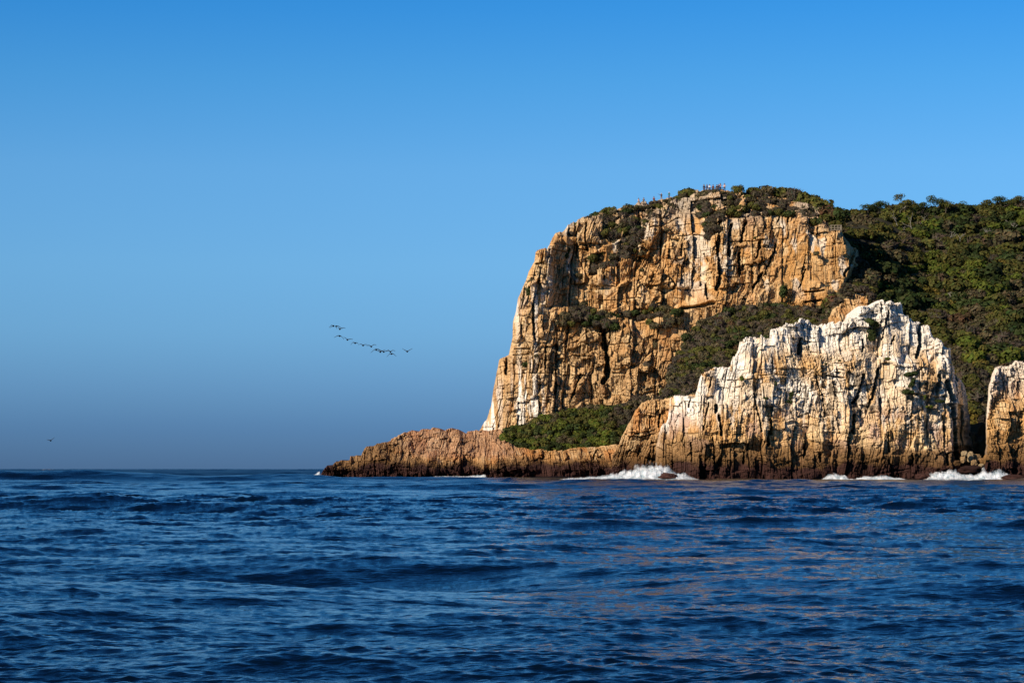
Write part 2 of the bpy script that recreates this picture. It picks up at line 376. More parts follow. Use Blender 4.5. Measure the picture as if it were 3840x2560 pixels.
CL_CR = [([(2262, 1225), (2266, 1272), (2277, 1341), (2278, 1410), (2262, 1432)], 26, 7), ([(2049, 1300), (2043, 1382)], 9, 2.5), ([(2087, 1293), (2083, 1427), (2081, 1479)], 11, 3), ([(2177, 1403), (2153, 1465), (2142, 1489)], 10, 2.5),
         ([(1998, 1145), (2005, 1272)], 12, 3), ([(1898, 1341), (1898, 1400)], 12, 3), ([(2288, 1230), (2288, 1285)], 8, 2), ([(1930, 1306), (1990, 1306)], 6, 2), ([(1925, 1330), (1985, 1326)], 5, 1.5),
         ([(2811, 723), (2805, 792)], 16, 4), ([(2701, 827), (2691, 947), (2698, 1033), (2688, 1085)], 18, 4.5), ([(2746, 840), (2732, 895), (2736, 957)], 14, 4), ([(2798, 833), (2780, 906)], 13, 4),
         ([(2739, 906), (2800, 905), (2880, 901)], 6, 2.5), ([(2849, 909), (2836, 968)], 12, 3), ([(2774, 947), (2774, 1033)], 13, 3.5), ([(2715, 1036), (2767, 1040)], 6, 2), ([(2856, 1026), (2825, 1078)], 14, 3.5),
         ([(2910, 915), (2880, 1000), (2865, 1030)], 10, 2.5), ([(3205, 937), (3190, 990), (3165, 1033)], 12, 3), ([(3018, 1095), (3090, 1088)], 8, 3), ([(3018, 1133), (3077, 1124)], 10, 4), ([(2553, 1154), (2610, 1150), (2674, 1136)], 16, 5),
         ([(2160, 868), (2166, 930), (2160, 960)], 9, 3), ([(2196, 840), (2192, 900), (2202, 940)], 10, 3), ([(2170, 935), (2200, 938)], 6, 2), ([(2008, 990), (2040, 984)], 6, 2), ([(2930, 760), (2920, 830)], 8, 2.5), ([(2960, 760), (2955, 830)], 8, 2.5),
         ([(2645, 1070), (2655, 1120)], 14, 3), ([(3020, 1010), (2995, 1080)], 8, 2), ([(2400, 1060), (2385, 1110)], 10, 2), ([(2330, 800), (2330, 850)], 8, 2), ([(2270, 985), (2262, 1050)], 8, 2), ([(2480, 900), (2476, 960)], 7, 2),
         ([(2560, 880), (2552, 960)], 6, 2), ([(2640, 950), (2655, 980)], 8, 2), ([(2435, 855), (2480, 850), (2540, 818)], 5, 2), ([(2540, 885), (2640, 880)], 5, 1.8), ([(2150, 1330), (2215, 1336)], 5, 1.8), ([(2120, 1160), (2126, 1215)], 7, 2)]
def cliff_col(px, py, X, Z, ids, seed):
    low = sstep(1180, 1300, py)
    c = base_colour(X, Z, ids, seed, 0.40, 0.24, 0.10)
    c = mixc(c, np.array((0.46, 0.31, 0.16)), low * 0.40)
    # rust and amber stains of the right-hand face
    am = sstep(2880, 2980, px) * sstep(880, 960, py) * fbm(X / 9, Z / 14, seed + 5)
    c = mixc(c, np.array((0.55, 0.28, 0.08)), am * 1.0)
    c = mixc(c, RUST, sstep(0.52, 0.66, fbm(X / 5, Z / 8, seed + 9)) * sstep(2350, 2600, px) * low * 0.6)
    # grey weathered rock near the brow
    c = mixc(c, np.array((0.42, 0.35, 0.27)), sstep(0.35, 0.6, fbm(X / 5, Z / 6, seed + 12)) * (1 - sstep(760, 900, py)) * 0.8)
    # pale guano streaks down the seaward corner
    g = sstep(0.42, 0.58, fbm(X / 0.9, Z / 11, seed + 14, 4))
    band = np.exp(-((px - (1995 + (1250 - py) * 0.16)) / 36.0) ** 2) * sstep(1040, 1110, py) * 0.8 + np.exp(-((px - (1835 + 0.10 * (1600 - py))) / 30.0) ** 2) * sstep(1380, 1520, py) * 1.3 + np.exp(-((px - 1985) / 55.0) ** 2) * sstep(1380, 1480, py)
    band = band + 0.8 * np.exp(-((px - (1925 + (1200 - py) * 0.2)) / 22.0) ** 2) * sstep(1100, 1150, py) * (1 - sstep(1230, 1330, py))
    c = mixc(c, WHITE, np.clip(g * band * 1.1, 0, 0.95))
    pt = sstep(0.60, 0.70, fbm(X / 2.2, Z / 5, seed + 16)) * (1 - sstep(1050, 1150, py)) * sstep(800, 840, py)
    c = mixc(c, np.array((0.74, 0.65, 0.52)), pt * 0.7)
    return c
cliff = rock_mass('cliff', CL_TOP, cliff_D, 1786, 3350, 1790, cliff_col, 21, res=1.4, shear=0.07, amp=1.0, round_px=26, round_m=4, jag=(7, 0.9), cracks=CL_CR, back=90, calm=lambda px, py: 1 - 0.55 * sstep(2890, 2960, px) * sstep(860, 930, py) * (1 - sstep(1090, 1140, py)) - 0.3 * sstep(2540, 2600, px) * (1 - sstep(2680, 2720, px)) * sstep(1000, 1060, py) * (1 - sstep(1130, 1160, py)))
tag(cliff, 'tall ochre and white streaked sea cliff with bushes along its brow', kind='structure')

# ---- low rocky ledge running out to sea
LE_TOP = [(1196, 1784), (1212, 1762), (1232, 1744), (1262, 1730), (1312, 1722), (1314, 1708), (1340, 1706), (1352, 1716), (1362, 1690), (1372, 1678), (1404, 1668), (1436, 1655), (1464, 1650), (1470, 1640), (1500, 1632),
          (1530, 1618), (1545, 1612), (1560, 1622), (1590, 1608), (1640, 1606), (1662, 1620), (1690, 1606), (1715, 1608), (1730, 1622), (1770, 1616), (1830, 1612), (1880, 1610), (1900, 1660), (1940, 1676),
          (2000, 1686), (2080, 1690), (2150, 1680), (2240, 1676), (2330, 1664), (2420, 1650), (2560, 1640)]
def ledge_D(px, py):
    d = 505 + 30 * np.clip((1760 - py) / 130, 0, 1.2) ** 1.2
    d = d + 10 * np.clip((1480 - px) / 280, 0, 1)
    return d + 4 * (fbm(px / 70.0, py / 60.0, 911, 3) - 0.5) * 2
def ledge_col(px, py, X, Z, ids, seed):
    c = base_colour(X, Z, ids, seed, 0.2, 0.55, 0.1)
    c = mixc(c, PINK, sstep(1440, 1560, px) * (1 - sstep(1700, 1730, py)) * (1 - sstep(1890, 2000, px)) * 0.5)
    c = mixc(c, BROWN, (1 - sstep(1450, 1560, px + 40 * (fbm(px / 30.0, py / 20.0, 5) - 0.5))) * sstep(1640, 1670, py) * 0.8)
    return wet_zone(c, py, X, Z, seed, 2.4, 3.4, 4.6)
ledge = rock_mass('rock_ledge', LE_TOP, ledge_D, 1192, 2560, 1830, ledge_col, 33, res=1.4, shear=-0.10, amp=0.9, sx=0.45, round_px=6, round_m=1.5, jag=(6, 1.1), back=45,
                  cracks=[([(1546, 1662), (1550, 1692)], 12, 3), ([(2135, 1712), (2125, 1725)], 12, 2), ([(1965, 1700), (1962, 1722)], 9, 2), ([(2235, 1690), (2228, 1722)], 8, 2), ([(1720, 1710), (1705, 1735)], 8, 2), ([(1370, 1690), (1366, 1720)], 6, 1.5)])
tag(ledge, 'low brown rock ledge running out to sea below the tall cliff', kind='structure')

# ---- orange shoulder between the ledge and the white rock
SH_TOP = [(2300, 1700), (2322, 1668), (2335, 1630), (2356, 1590), (2380, 1545), (2405, 1515), (2432, 1500), (2480, 1496), (2520, 1488), (2580, 1482), (2640, 1470), (2700, 1500)]
def sh_D(px, py): return 470 + 16 * np.clip((1790 - py) / 300, 0, 1) - 10 * np.clip((px - 2430) / 200, 0, 1) + 3 * (fbm(px / 50.0, py / 60.0, 921) - 0.5)
def sh_col(px, py, X, Z, ids, seed):
    c = base_colour(X, Z, ids, seed, 0.3, 0.55, 0.1)
    c = mixc(c, RUST * 1.25, sstep(0.45, 0.6, fbm(X / 5, Z / 9, seed + 3)) * 0.6 * (1 - sstep(1560, 1650, py)))
    return wet_zone(c, py, X, Z, seed, 2.0, 4.5, 9.0)
shoulder = rock_mass('rock_shoulder', SH_TOP, sh_D, 2296, 2700, 1830, sh_col, 44, res=1.4, shear=0.08, amp=0.75, sx=0.7, round_px=10, round_m=2, jag=(6, 0.9), back=40,
                     cracks=[([(2478, 1555), (2470, 1600)], 10, 2.5), ([(2440, 1560), (2436, 1605)], 9, 2), ([(2400, 1680), (2392, 1712)], 7, 2)])
tag(shoulder, 'orange rock shoulder joining the low ledge to the white rock', kind='structure')

# ---- the white rock in front
WR_TOP = [(2452, 1800), (2458, 1740), (2462, 1660), (2478, 1600), (2506, 1560), (2512, 1488), (2540, 1480), (2588, 1476), (2596, 1490), (2606, 1484), (2618, 1440), (2628, 1408), (2640, 1390), (2668, 1384), (2676, 1376), (2700, 1372), (2716, 1376),
          (2740, 1372), (2748, 1350), (2756, 1340), (2770, 1308), (2775, 1284), (2796, 1276), (2812, 1268), (2842, 1262), (2866, 1262), (2872, 1268), (2886, 1264), (2888, 1232), (2906, 1226), (2934, 1216), (2946, 1216), (2966, 1212), (2990, 1208),
          (2998, 1195), (3036, 1194), (3046, 1218), (3056, 1224), (3096, 1218), (3140, 1210), (3175, 1202), (3212, 1198), (3218, 1156), (3244, 1150), (3258, 1150), (3284, 1142), (3298, 1136), (3330, 1136), (3342, 1140), (3382, 1142), (3386, 1180), (3404, 1186),
          (3408, 1196), (3450, 1208), (3454, 1226), (3462, 1226), (3488, 1228), (3492, 1262), (3500, 1270), (3514, 1276), (3534, 1282), (3540, 1300), (3564, 1306), (3568, 1362), (3576, 1372), (3584, 1402), (3606, 1430), (3620, 1468), (3628, 1500), (3634, 1560), (3640, 1620), (3650, 1690), (3700, 1735)]
def wr_D(px, py):
    d = 420 + 7 * np.clip((1760 - py) / 560, 0, 1)
    d = d + 4 * sstep(0, 1, (1345 - py + 40 * (fbm(px / 35.0, py / 30.0, 88, 3) - 0.5)) / 45) * sstep(2960, 3010, px) * (1 - sstep(3280, 3330, px)) * 0.7      # the rubble terrace
    d = d + 3.0 * sstep(0, 1, (1370 - py + 50 * (fbm(px / 30.0, py / 30.0, 89, 3) - 0.5)) / 45) * sstep(3240, 3300, px)
    d = d + 8 * np.clip((2640 - px) / 180, 0, 1)
    ed = 3560 + 18 * sstep(1400, 1500, py) - 10 * sstep(1520, 1640, py) + 10 * (fbm(py / 40.0, py * 0, 77) - 0.5) * 2
    d = d + 26 * np.clip((px - ed) / 80, 0, 2.0)
    return d + 3.4 * (fbm(px / 110.0, py / 240.0, 931, 3) - 0.5) * 2
WR_CR = [([(3329, 1166), (3318, 1220), (3305, 1273)], 9, 3), ([(3451, 1218), (3450, 1300), (3439, 1338)], 16, 5), ([(3240, 1273), (3236, 1314)], 12, 3), ([(3236, 1407), (3222, 1486), (3202, 1510)], 13, 3.5), ([(3295, 1380), (3271, 1490), (3260, 1528)], 13, 3.5),
         ([(3085, 1476), (3092, 1562)], 6, 2), ([(3205, 1555), (3202, 1620)], 14, 3.5), ([(3522, 1407), (3522, 1452)], 13, 3), ([(3582, 1528), (3580, 1620)], 16, 4), ([(3004, 1272), (2997, 1324)], 16, 4), ([(2898, 1338), (2898, 1403)], 6, 2), ([(2670, 1410), (2660, 1451)], 6, 2),
         ([(2588, 1486), (2584, 1523)], 10, 3), ([(2660, 1510), (2639, 1610)], 7, 2.5), ([(2684, 1520), (2687, 1545)], 15, 3.5), ([(2698, 1558), (2705, 1630)], 12, 3), ([(2829, 1475), (2846, 1565), (2856, 1617)], 9, 2.5), ([(2887, 1575), (2890, 1627)], 12, 3), ([(3007, 1440), (3002, 1475)], 6, 2),
         ([(3060, 1400), (3083, 1482)], 7, 2), ([(2594, 1661), (2594, 1729)], 10, 2.5), ([(2675, 1641), (2679, 1736)], 8, 2.5), ([(2791, 1695), (2791, 1736)], 10, 2.5), ([(3019, 1648), (3015, 1715)], 9, 2.5), ([(3077, 1702), (3077, 1729)], 12, 3), ([(2883, 1614), (2879, 1668)], 10, 2.5),
         ([(2730, 1425), (2830, 1420)], 5, 1.5), ([(2850, 1405), (2950, 1404)], 5, 1.5), ([(3180, 1640), (3185, 1700)], 9, 2.5), ([(3330, 1620), (3336, 1690)], 9, 2.5), ([(3420, 1700), (3424, 1745)], 8, 2.5), ([(3480, 1560), (3478, 1640)], 6, 2), ([(3335, 1500), (3340, 1560)], 6, 2),
         ([(3355, 1260), (3340, 1290)], 8, 2), ([(3100, 1406), (3170, 1415)], 6, 1.8), ([(3560, 1700), (3556, 1740)], 12, 3), ([(3556, 1430), (3578, 1500), (3584, 1600), (3590, 1720)], 20, 5), ([(3540, 1560), (3545, 1640)], 9, 3)]
def wr_extra(px, py):
    # terraces of loose slabs
    t = np.exp(-((py - (1335 + 0.10 * (px - 3150) * 0 + 10 * np.sin(px / 60.0))) / 22.0) ** 2) * sstep(2950, 3000, px) * (1 - sstep(3340, 3420, px))
    return t * 0.4 * (vor(px / 9.0 + py / 22.0, py / 5.0, 61, 0.4)[0] - 0.4) * 2
def wr_col(px, py, X, Z, ids, seed):
    c = base_colour(X, Z, ids, seed, 0.45, 0.30, 0.02)
    st = fbm(X / 0.8, Z / 7, seed + 14, 4); md = fbm(X / 4, Z / 5, seed + 15)
    left = 1 - sstep(2700, 2900, px)
    lim = 1600 - 70 * left + 130 * sstep(3240, 3420, px)
    up = 1 - sstep(lim - 150, lim + 70, py + 190 * (md - 0.5) + 60 * (ids[1][0] - 0.5))
    CREAM = np.array((0.82, 0.65, 0.45))
    c = mixc(c, CREAM, (1 - sstep(1600, 1690, py + 120 * (md - 0.5) - 60 * sstep(2900, 3300, px) + 90 * left)) * 0.85)
    blk = 0.3 * ids[1][0] + 0.3 * ids[4][0] + 0.4 * md
    c = mixc(c, WHITE, np.clip(up * sstep(0.43, 0.60, blk) * 0.9, 0, 0.95))
    crest = 1 - sstep(50, 140, py - np.interp(px, *zip(*WR_TOP)) + 40 * (md - 0.5))
    c = mixc(c, WHITE, np.clip(crest * 0.95 * sstep(0.26, 0.44, 0.5 * st + 0.5 * md), 0, 1))
    am = sstep(0.50, 0.62, fbm(X / 2.2, Z / 5, seed + 17)) * sstep(1260, 1380, py + 60 * (md - 0.5))
    c = mixc(c, np.array((0.68, 0.40, 0.15)), am * (0.45 + 0.5 * ids[1][1]))                                                         # amber patches
    c = mixc(c, np.array((0.70, 0.43, 0.19)), sstep(0.42, 0.62, fbm(X / 5, Z / 6, seed + 21)) * sstep(1480, 1560, py) * 0.6)
    c = mixc(c, np.array((0.46, 0.30, 0.24)), sstep(0.52, 0.66, fbm(X / 3, Z / 3, seed + 18)) * sstep(1510, 1570, py) * 0.6)            # mauve-brown patches
    c = mixc(c, WHITE, sstep(0.58, 0.68, fbm(X / 0.7, Z / 5, seed + 22, 4)) * sstep(1440, 1480, py) * (1 - sstep(1560, 1640, py)) * 0.6)   # drips from the perches
    c = mixc(c, PALE * 1.1, sstep(0.45, 0.6, ids[4][0] * 0.5 + 0.5 * md) * sstep(2960, 3060, px) * sstep(1560, 1620, py) * (1 - sstep(1690, 1730, py)) * 0.8)
    lich = sstep(0.64, 0.72, fbm(X / 1.8, Z / 3.2, seed + 19)) * sstep(1380, 1420, py) * (1 - sstep(1520, 1580, py)) * sstep(2740, 2800, px)
    c = mixc(c, np.array((0.16, 0.12, 0.08)), lich * 0.8)
    return wet_zone(c, py, X, Z, seed, 2.5, 5.0, 7.6 - 1.2 * sstep(3100, 3400, px) + 2.2 * (1 - sstep(2560, 2760, px)))
white_rock = rock_mass('white_rock', WR_TOP, wr_D, 2448, 3700, 1830, wr_col, 57, res=1.25, shear=0.06, amp=0.62, sx=0.62, round_px=8, round_m=1.6, jag=(9, 1.8), cracks=WR_CR, back=34, extra=wr_extra)
tag(white_rock, 'jagged white guano covered rock standing in front of the wooded hill', kind='structure')

# ---- the next rock beyond the gap, cut by the edge of the picture
RR_TOP = [(3688, 1760), (3692, 1700), (3700, 1640), (3696, 1560), (3702, 1500), (3708, 1440), (3716, 1404), (3728, 1378), (3760, 1372), (3795, 1370), (3806, 1352), (3835, 1354), (3850, 1366), (3960, 1380), (4060, 1420), (4200, 1400), (4330, 1480), (4420, 1600), (4460, 1790)]
def rr_D(px, py): return 424 + 6 * np.clip((1760 - py) / 400, 0, 1) + 5 * (fbm(px / 90.0, py / 160.0, 941, 3) - 0.5)
def rr_col(px, py, X, Z, ids, seed):
    c = base_colour(X, Z, ids, seed, 0.45, 0.5, 0.02)
    c = mixc(c, np.array((0.58, 0.33, 0.12)), sstep(0.40, 0.58, fbm(X / 3, Z / 6, seed + 3)) * 0.7)
    c = mixc(c, WHITE, (1 - sstep(40, 150, py - np.interp(px, *zip(*RR_TOP)) + 60 * (fbm(X / 2, Z / 3, seed + 4) - 0.5))) * 0.7)
    return wet_zone(c, py, X, Z, seed, 2.4, 5.0, 10.0)
right_rock = rock_mass('orange_rock', RR_TOP, rr_D, 3684, 4460, 1830, rr_col, 63, res=1.5, shear=0.05, amp=0.6, sx=0.6, round_px=10, round_m=2, jag=(5, 0.8), back=34, cracks=[([(3838, 1580), (3826, 1600)], 10, 2), ([(3770, 1430), (3764, 1480)], 6, 2)])
tag(right_rock, 'orange rock cut by the right edge of the picture', kind='structure')

# ---- rock closing the back of the dark gap
def gp_D(px, py): return 446 + 0 * px
def gp_col(px, py, X, Z, ids, seed): return wet_zone(base_colour(X, Z, ids, seed, 0.1, 0.3, 0.3) * 0.5, py, X, Z, seed)  # base colour darkened to paint in the shade of the gap
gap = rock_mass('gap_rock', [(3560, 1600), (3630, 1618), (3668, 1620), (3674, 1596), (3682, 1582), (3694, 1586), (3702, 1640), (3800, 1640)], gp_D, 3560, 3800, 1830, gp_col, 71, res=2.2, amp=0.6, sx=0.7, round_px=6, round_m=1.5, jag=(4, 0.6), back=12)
tag(gap, 'rock painted shade-dark at the back of the gap between the white and the orange rock', kind='structure')

# ---- small rock outcrop in the scrub
def oc_D(px, py): return 512 + 5 * np.clip((1230 - py) / 110, 0, 1) + 0 * px
def oc_col(px, py, X, Z, ids, seed): return base_colour(X, Z, ids, seed, 0.4, 0.5, 0.1)
outcrop = rock_mass('rock_outcrop', [(3110, 1190), (3122, 1160), (3150, 1135), (3172, 1120), (3192, 1106), (3212, 1098), (3228, 1100), (3246, 1106), (3256, 1112), (3260, 1160), (3270, 1240)], oc_D, 3106, 3272, 1300, oc_col, 79, res=1.8, amp=0.6, sx=0.6, round_px=10, round_m=2, jag=(5, 0.8), back=16)
tag(outcrop, 'small orange rock outcrop in the scrub behind the white rock', kind='structure')

# ------------------------------------------------------------------ earth slopes carrying the vegetation
EARTH = np.array((0.045, 0.040, 0.024))
def slope(name, top, D, x0, x1, bot_py, seed, step=6.0, back=60.0, label=None):
    tx, ty = zip(*top); nc = int((x1 - x0) / step) + 1; px = np.linspace(x0, x1, nc); tp = np.interp(px, tx, ty)
    nr = 90; t = np.linspace(0, 1, nr)[:, None]
    PXg = np.broadcast_to(px, (nr, nc)).copy(); PYg = bot_py + t * (tp - bot_py)[None, :]
    Dg = D(PXg, PYg) + 2.5 * (fbm(PXg / 40, PYg / 40, seed) - 0.5)
    V = np.stack([PX(PXg, Dg), Dg, PZ(PYg, Dg)], -1)
    rows = []
    for dy, dz in ((3, -0.1), (back * 0.5, -2), (back, -6), (back * 1.02, -80)):
        r_ = V[-1].copy(); r_[:, 1] += dy; r_[:, 2] = np.maximum(r_[:, 2] + dz, -3); rows.append(r_)
    V = np.concatenate([V, np.stack(rows)], 0)
    c = EARTH * (0.6 + 0.9 * fbm(V[..., 0] / 2, V[..., 2] / 2, seed + 1))[..., None]
    o = mesh_np(name, V.reshape(-1, 3), grid_faces(V.shape[0], nc), ROCK, c.reshape(-1, 3), smooth=True)
    SHEETS[name] = (px, tp, D); tag(o, label, kind='structure'); return o

HILL_TOP = [(3000, 830), (3080, 800), (3140, 795), (3200, 800), (3300, 785), (3400, 778), (3500, 784), (3600, 776), (3700, 772), (3840, 762), (4100, 752), (4400, 748), (4800, 790), (5200, 900), (5600, 1100)]
def hill_D(px, py): return 462 + 180 * np.clip((1700 - py) / 950, 0, 1.1) - 24 * (1 - sstep(3180, 3480, px)) * sstep(1400, 1000, py) * sstep(780, 880, py) + 9 * (fbm(px / 130.0, py / 130.0, 951, 3) - 0.5) * 2
hill = slope('hillside', HILL_TOP, hill_D, 2990, 5600, 1830, 81, 8, 140, 'steep wooded hillside to the right of the cliff')
GUL_TOP = [(2440, 1560), (2470, 1500), (2500, 1440), (2530, 1375), (2556, 1310), (2590, 1240), (2640, 1195), (2720, 1168), (2800, 1140), (2880, 1122), (2960, 1142), (3060, 1146), (3140, 1130), (3230, 1140), (3300, 1170), (3400, 1260)]
def gul_D(px, py): return 487 + 67 * np.clip((1700 - py) / 560, 0, 1) + 0 * px
gully = slope('scrub_slope', GUL_TOP, gul_D, 2430, 3400, 1760, 83, 6, 40, 'scrubby slope between the tall cliff and the white rock')
KN_TOP = [(1868, 1640), (1900, 1615), (1960, 1590), (2030, 1565), (2110, 1540), (2200, 1522), (2300, 1518), (2380, 1502), (2430, 1490), (2480, 1520), (2500, 1640)]
def kn_D(px, py): return 528 + 14 * np.clip((1690 - py) / 180, 0, 1) + 0 * px
knoll = slope('green_knoll', KN_TOP, kn_D, 1862, 2500, 1730, 85, 6, 20, 'low green knoll at the foot of the tall cliff')

# ------------------------------------------------------------------ sea
def ocean_patch(N, L, lmin, lmax, rms, spread, theta, seed, p=4.0):
    rng = np.random.default_rng(seed)
    k = 2 * np.pi * np.fft.fftfreq(N, L / N); kx, ky = np.meshgrid(k, k); kk = np.hypot(kx, ky); kk[0, 0] = 1e-6
    lam = 2 * np.pi / kk
    S = kk ** (-p) * np.exp(-(lam / lmax) ** 2) * (lam > lmin) * (lam < lmax * 1.6)
    cs = (kx * math.cos(theta) + ky * math.sin(theta)) / kk
    S *= np.abs(cs) ** spread + 0.06
    a = np.sqrt(S) * (rng.standard_normal((N, N)) + 1j * rng.standard_normal((N, N))); a[0, 0] = 0
    h = np.fft.ifft2(a); s = rms / np.std(h.real)
    dx = np.fft.ifft2(-1j * kx / kk * a).real * s; dy = np.fft.ifft2(-1j * ky / kk * a).real * s
    return h.real * s, dx, dy, L
def samp(p, x, y):
    h, dx, dy, L = p; N = h.shape[0]
    u = (x / L * N); v = (y / L * N); iu = np.floor(u).astype(int); iv = np.floor(v).astype(int); fu = u - iu; fv = v - iv
    i0, i1, j0, j1 = iu % N, (iu + 1) % N, iv % N, (iv + 1) % N
    return [(q[j0, i0] * (1 - fu) + q[j0, i1] * fu) * (1 - fv) + (q[j1, i0] * (1 - fu) + q[j1, i1] * fu) * fv for q in (h, dx, dy)]

TH = R(80)
P0 = ocean_patch(256, 900.0, 40.0, 120.0, 0.55, 10, R(86), 9)
P1 = ocean_patch(512, 311.0, 5.0, 40.0, 0.20, 4, TH, 1)
P2 = ocean_patch(512, 67.0, 0.9, 8.0, 0.064, 3.4, R(78), 2, 4.0)
P3 = ocean_patch(512, 13.0, 0.14, 1.3, 0.0155, 1.6, R(92), 3, 3.3)

def sea_height(x, y, fine=True):
    h, dx, dy = samp(P1, x, y)
    d = np.hypot(x, y)
    g2 = samp(P2, x * 0.966 + y * 0.259, y * 0.966 - x * 0.259)
    gust = 0.35 + 1.3 * fbm(x / 30, y / 40, 1201, 3)
    f2 = 1 - sstep(220, 700, d) * 0.8
    h = h + g2[0] * f2 * gust; dx = dx + g2[1] * f2; dy = dy + g2[2] * f2
    if fine:
        g3 = samp(P3, x * 0.94 - y * 0.34, y * 0.94 + x * 0.34)
        f3 = (1 - sstep(90, 420, d)) * gust
        h = h + g3[0] * f3; dx = dx + g3[1] * f3; dy = dy + g3[2] * f3
    h = h + samp(P0, x, y)[0] * sstep(480, 640, d) * (1 - 0.75 * sstep(-60, 0, x) * (1 - sstep(620, 700, y)))
    # a long swell rearing up on the left before it breaks
    cx = y - (372 + 0.10 * (x + 60) + 5 * np.sin(x / 17.0))
    prof = np.exp(-(np.where(cx < 0, cx / 7.0, cx / 16.0)) ** 2)
    ext = 1 - 0.45 * sstep(-62, -45, x) - 0.55 * sstep(-38, -24, x)
    h = h + prof * ext * (1.78 + 0.28 * (fbm(x / 9.0, y / 30, 1207, 4) - 0.5) * 2 + 0.1 * (fbm(x / 1.2, y / 2, 1208, 3) - 0.5))
    return h, dx, dy

rows = [6.0]
while rows[-1] < 700: rows.append(rows[-1] + min(max(rows[-1] ** 2 / (EYE * 2387) * 0.42, 0.03), 0.12 + rows[-1] * 0.0021))
while rows[-1] < 2400: rows.append(rows[-1] + 7.0)
while rows[-1] < 16000: rows.append(rows[-1] * 1.06)
rows = np.array(rows)
a_d = np.linspace(-13.2, 13.2, 1080); a_s = np.concatenate([np.linspace(13.5, 24, 60), np.linspace(25, 175, 50)])
ang = np.radians(np.concatenate([-a_s[::-1], a_d, a_s]))
RR, AA = np.meshgrid(rows, ang, indexing='ij')
sx_, sy_ = RR * np.sin(AA), RR * np.cos(AA)
hh, dx_, dy_ = sea_height(sx_, sy_)
SURF = []   # (px, D, half width m, half depth m, strength)
for q in ((1195, 512, 5, 8, 0.5), (1650, 505, 9, 5, 0.45), (1800, 470, 16, 14, 0.42), (1500, 460, 18, 20, 0.40), (2180, 430, 9, 12, 0.58), (2400, 415, 9, 12, 0.80), (2480, 405, 7, 8, 0.65), (2700, 408, 14, 4, 0.30), (2950, 406, 12, 4, 0.32), (3180, 402, 9, 9, 0.58), (3420, 402, 12, 8, 0.58), (3680, 402, 14, 10, 0.78), (2010, 420, 9, 9, 0.42), (960, 500, 22, 18, 0.40)):
    SURF.append(q)
foam = np.zeros_like(sx_)
for px, D, wx, wy, s in SURF:
    foam = np.maximum(foam, s * np.exp(-((sx_ - PX(px, D)) / wx) ** 2 - ((sy_ - D) / wy) ** 2))
col = np.zeros(sx_.shape + (3,)); col[..., 0] = foam; col[..., 1] = sstep(120, 620, RR)      # far waves too small to model make the surface duller
ch = 0.9
SV = np.stack([sx_ - ch * dx_, sy_ - ch * dy_, hh], -1)
sea = mesh_np('sea', SV.reshape(-1, 3), grid_faces(*RR.shape), SEA, col.reshape(-1, 3), smooth=True)
tag(sea, 'dark blue choppy sea', kind='structure')

# ------------------------------------------------------------------ foliage
GREENS = {'olive': (0.078, 0.076, 0.017), 'dark green': (0.036, 0.050, 0.013), 'drab': (0.086, 0.070, 0.034), 'bright green': (0.082, 0.098, 0.014),
          'yellowish': (0.140, 0.110, 0.020), 'rusty': (0.098, 0.058, 0.027), 'grey-brown': (0.086, 0.067, 0.047)}

def leaf_cloud(rng, blobs, n, leaf, col, twig=False, inner=0.12):
    """leaf-sized faces spread through a set of (centre, radius, squash) clumps"""
    w = np.array([b[1] ** 2 for b in blobs]); w = w / w.sum()
    k = rng.choice(len(blobs), n, p=w)
    c = np.array([b[0] for b in blobs])[k]; r = np.array([b[1] for b in blobs])[k][:, None]; q = np.array([b[2] for b in blobs])[k]
    d = rng.normal(size=(n, 3)); d[:, 2] = d[:, 2] + 0.25; d /= np.linalg.norm(d, axis=1)[:, None]
    rad = np.where(rng.random(n) < inner, rng.random(n), 0.80 + 0.28 * rng.random(n))[:, None]
    off = d * r * rad; off[:, 2] *= q
    P = c + off
    nn = d + 0.28 * rng.normal(size=(n, 3)); nn /= np.linalg.norm(nn, axis=1)[:, None]
    a = np.cross(nn, rng.normal(size=(n, 3))); a /= np.linalg.norm(a, axis=1)[:, None] + 1e-9
    b = np.cross(nn, a)
    sz = leaf * (0.55 + 0.9 * rng.random(n))[:, None]
    ax, bx = (1.3, 0.22) if twig else (0.62, 0.42)
    V = np.stack([P - a * sz * ax, P + b * sz * bx, P + a * sz * ax, P - b * sz * bx], 1).reshape(-1, 3)
    base = np.array(col); tone = (0.80 + 0.4 * rng.random((len(blobs), 1)))[k] * (0.80 + 0.4 * rng.random((n, 1)))
    cc = base * tone * (1 + 0.12 * rng.normal(size=(n, 3)) * np.array((1, 0.6, 0.8))).clip(0.5, 1.6)
    return V, np.repeat(cc, 4, 0)

def quads(n): return np.arange(n * 4).reshape(-1, 4)

def shrub_arrays(seed, Rr, n, leaf, col, kind='round'):
    rng = np.random.default_rng(seed)
    blobs = []
    for k in range(9):
        a = rng.random() * 6.283; rr = Rr * 0.62 * math.sqrt(rng.random()); z = Rr * (0.12 + 0.42 * rng.random()) * (1.15 - rr / Rr * 0.6)
        if kind == 'tall': rr *= 0.6; z = Rr * (0.1 + 1.3 * rng.random())
        blobs.append((np.array((rr * math.cos(a) + 0.25 * z, rr * math.sin(a), z)), Rr * (0.34 + 0.26 * rng.random()), 0.85))
    twig = kind == 'twig'
    V, c = leaf_cloud(rng, blobs, n, leaf, col, twig, 0.4 if twig else 0.15)
    if twig:
        V2, c2 = leaf_cloud(rng, blobs, n // 3, leaf * 0.8, np.array(col) * np.array((0.9, 1.05, 0.6)), False, 0.2)
        V = np.concatenate([V, V2]); c = np.concatenate([c, c2])
    return V, c

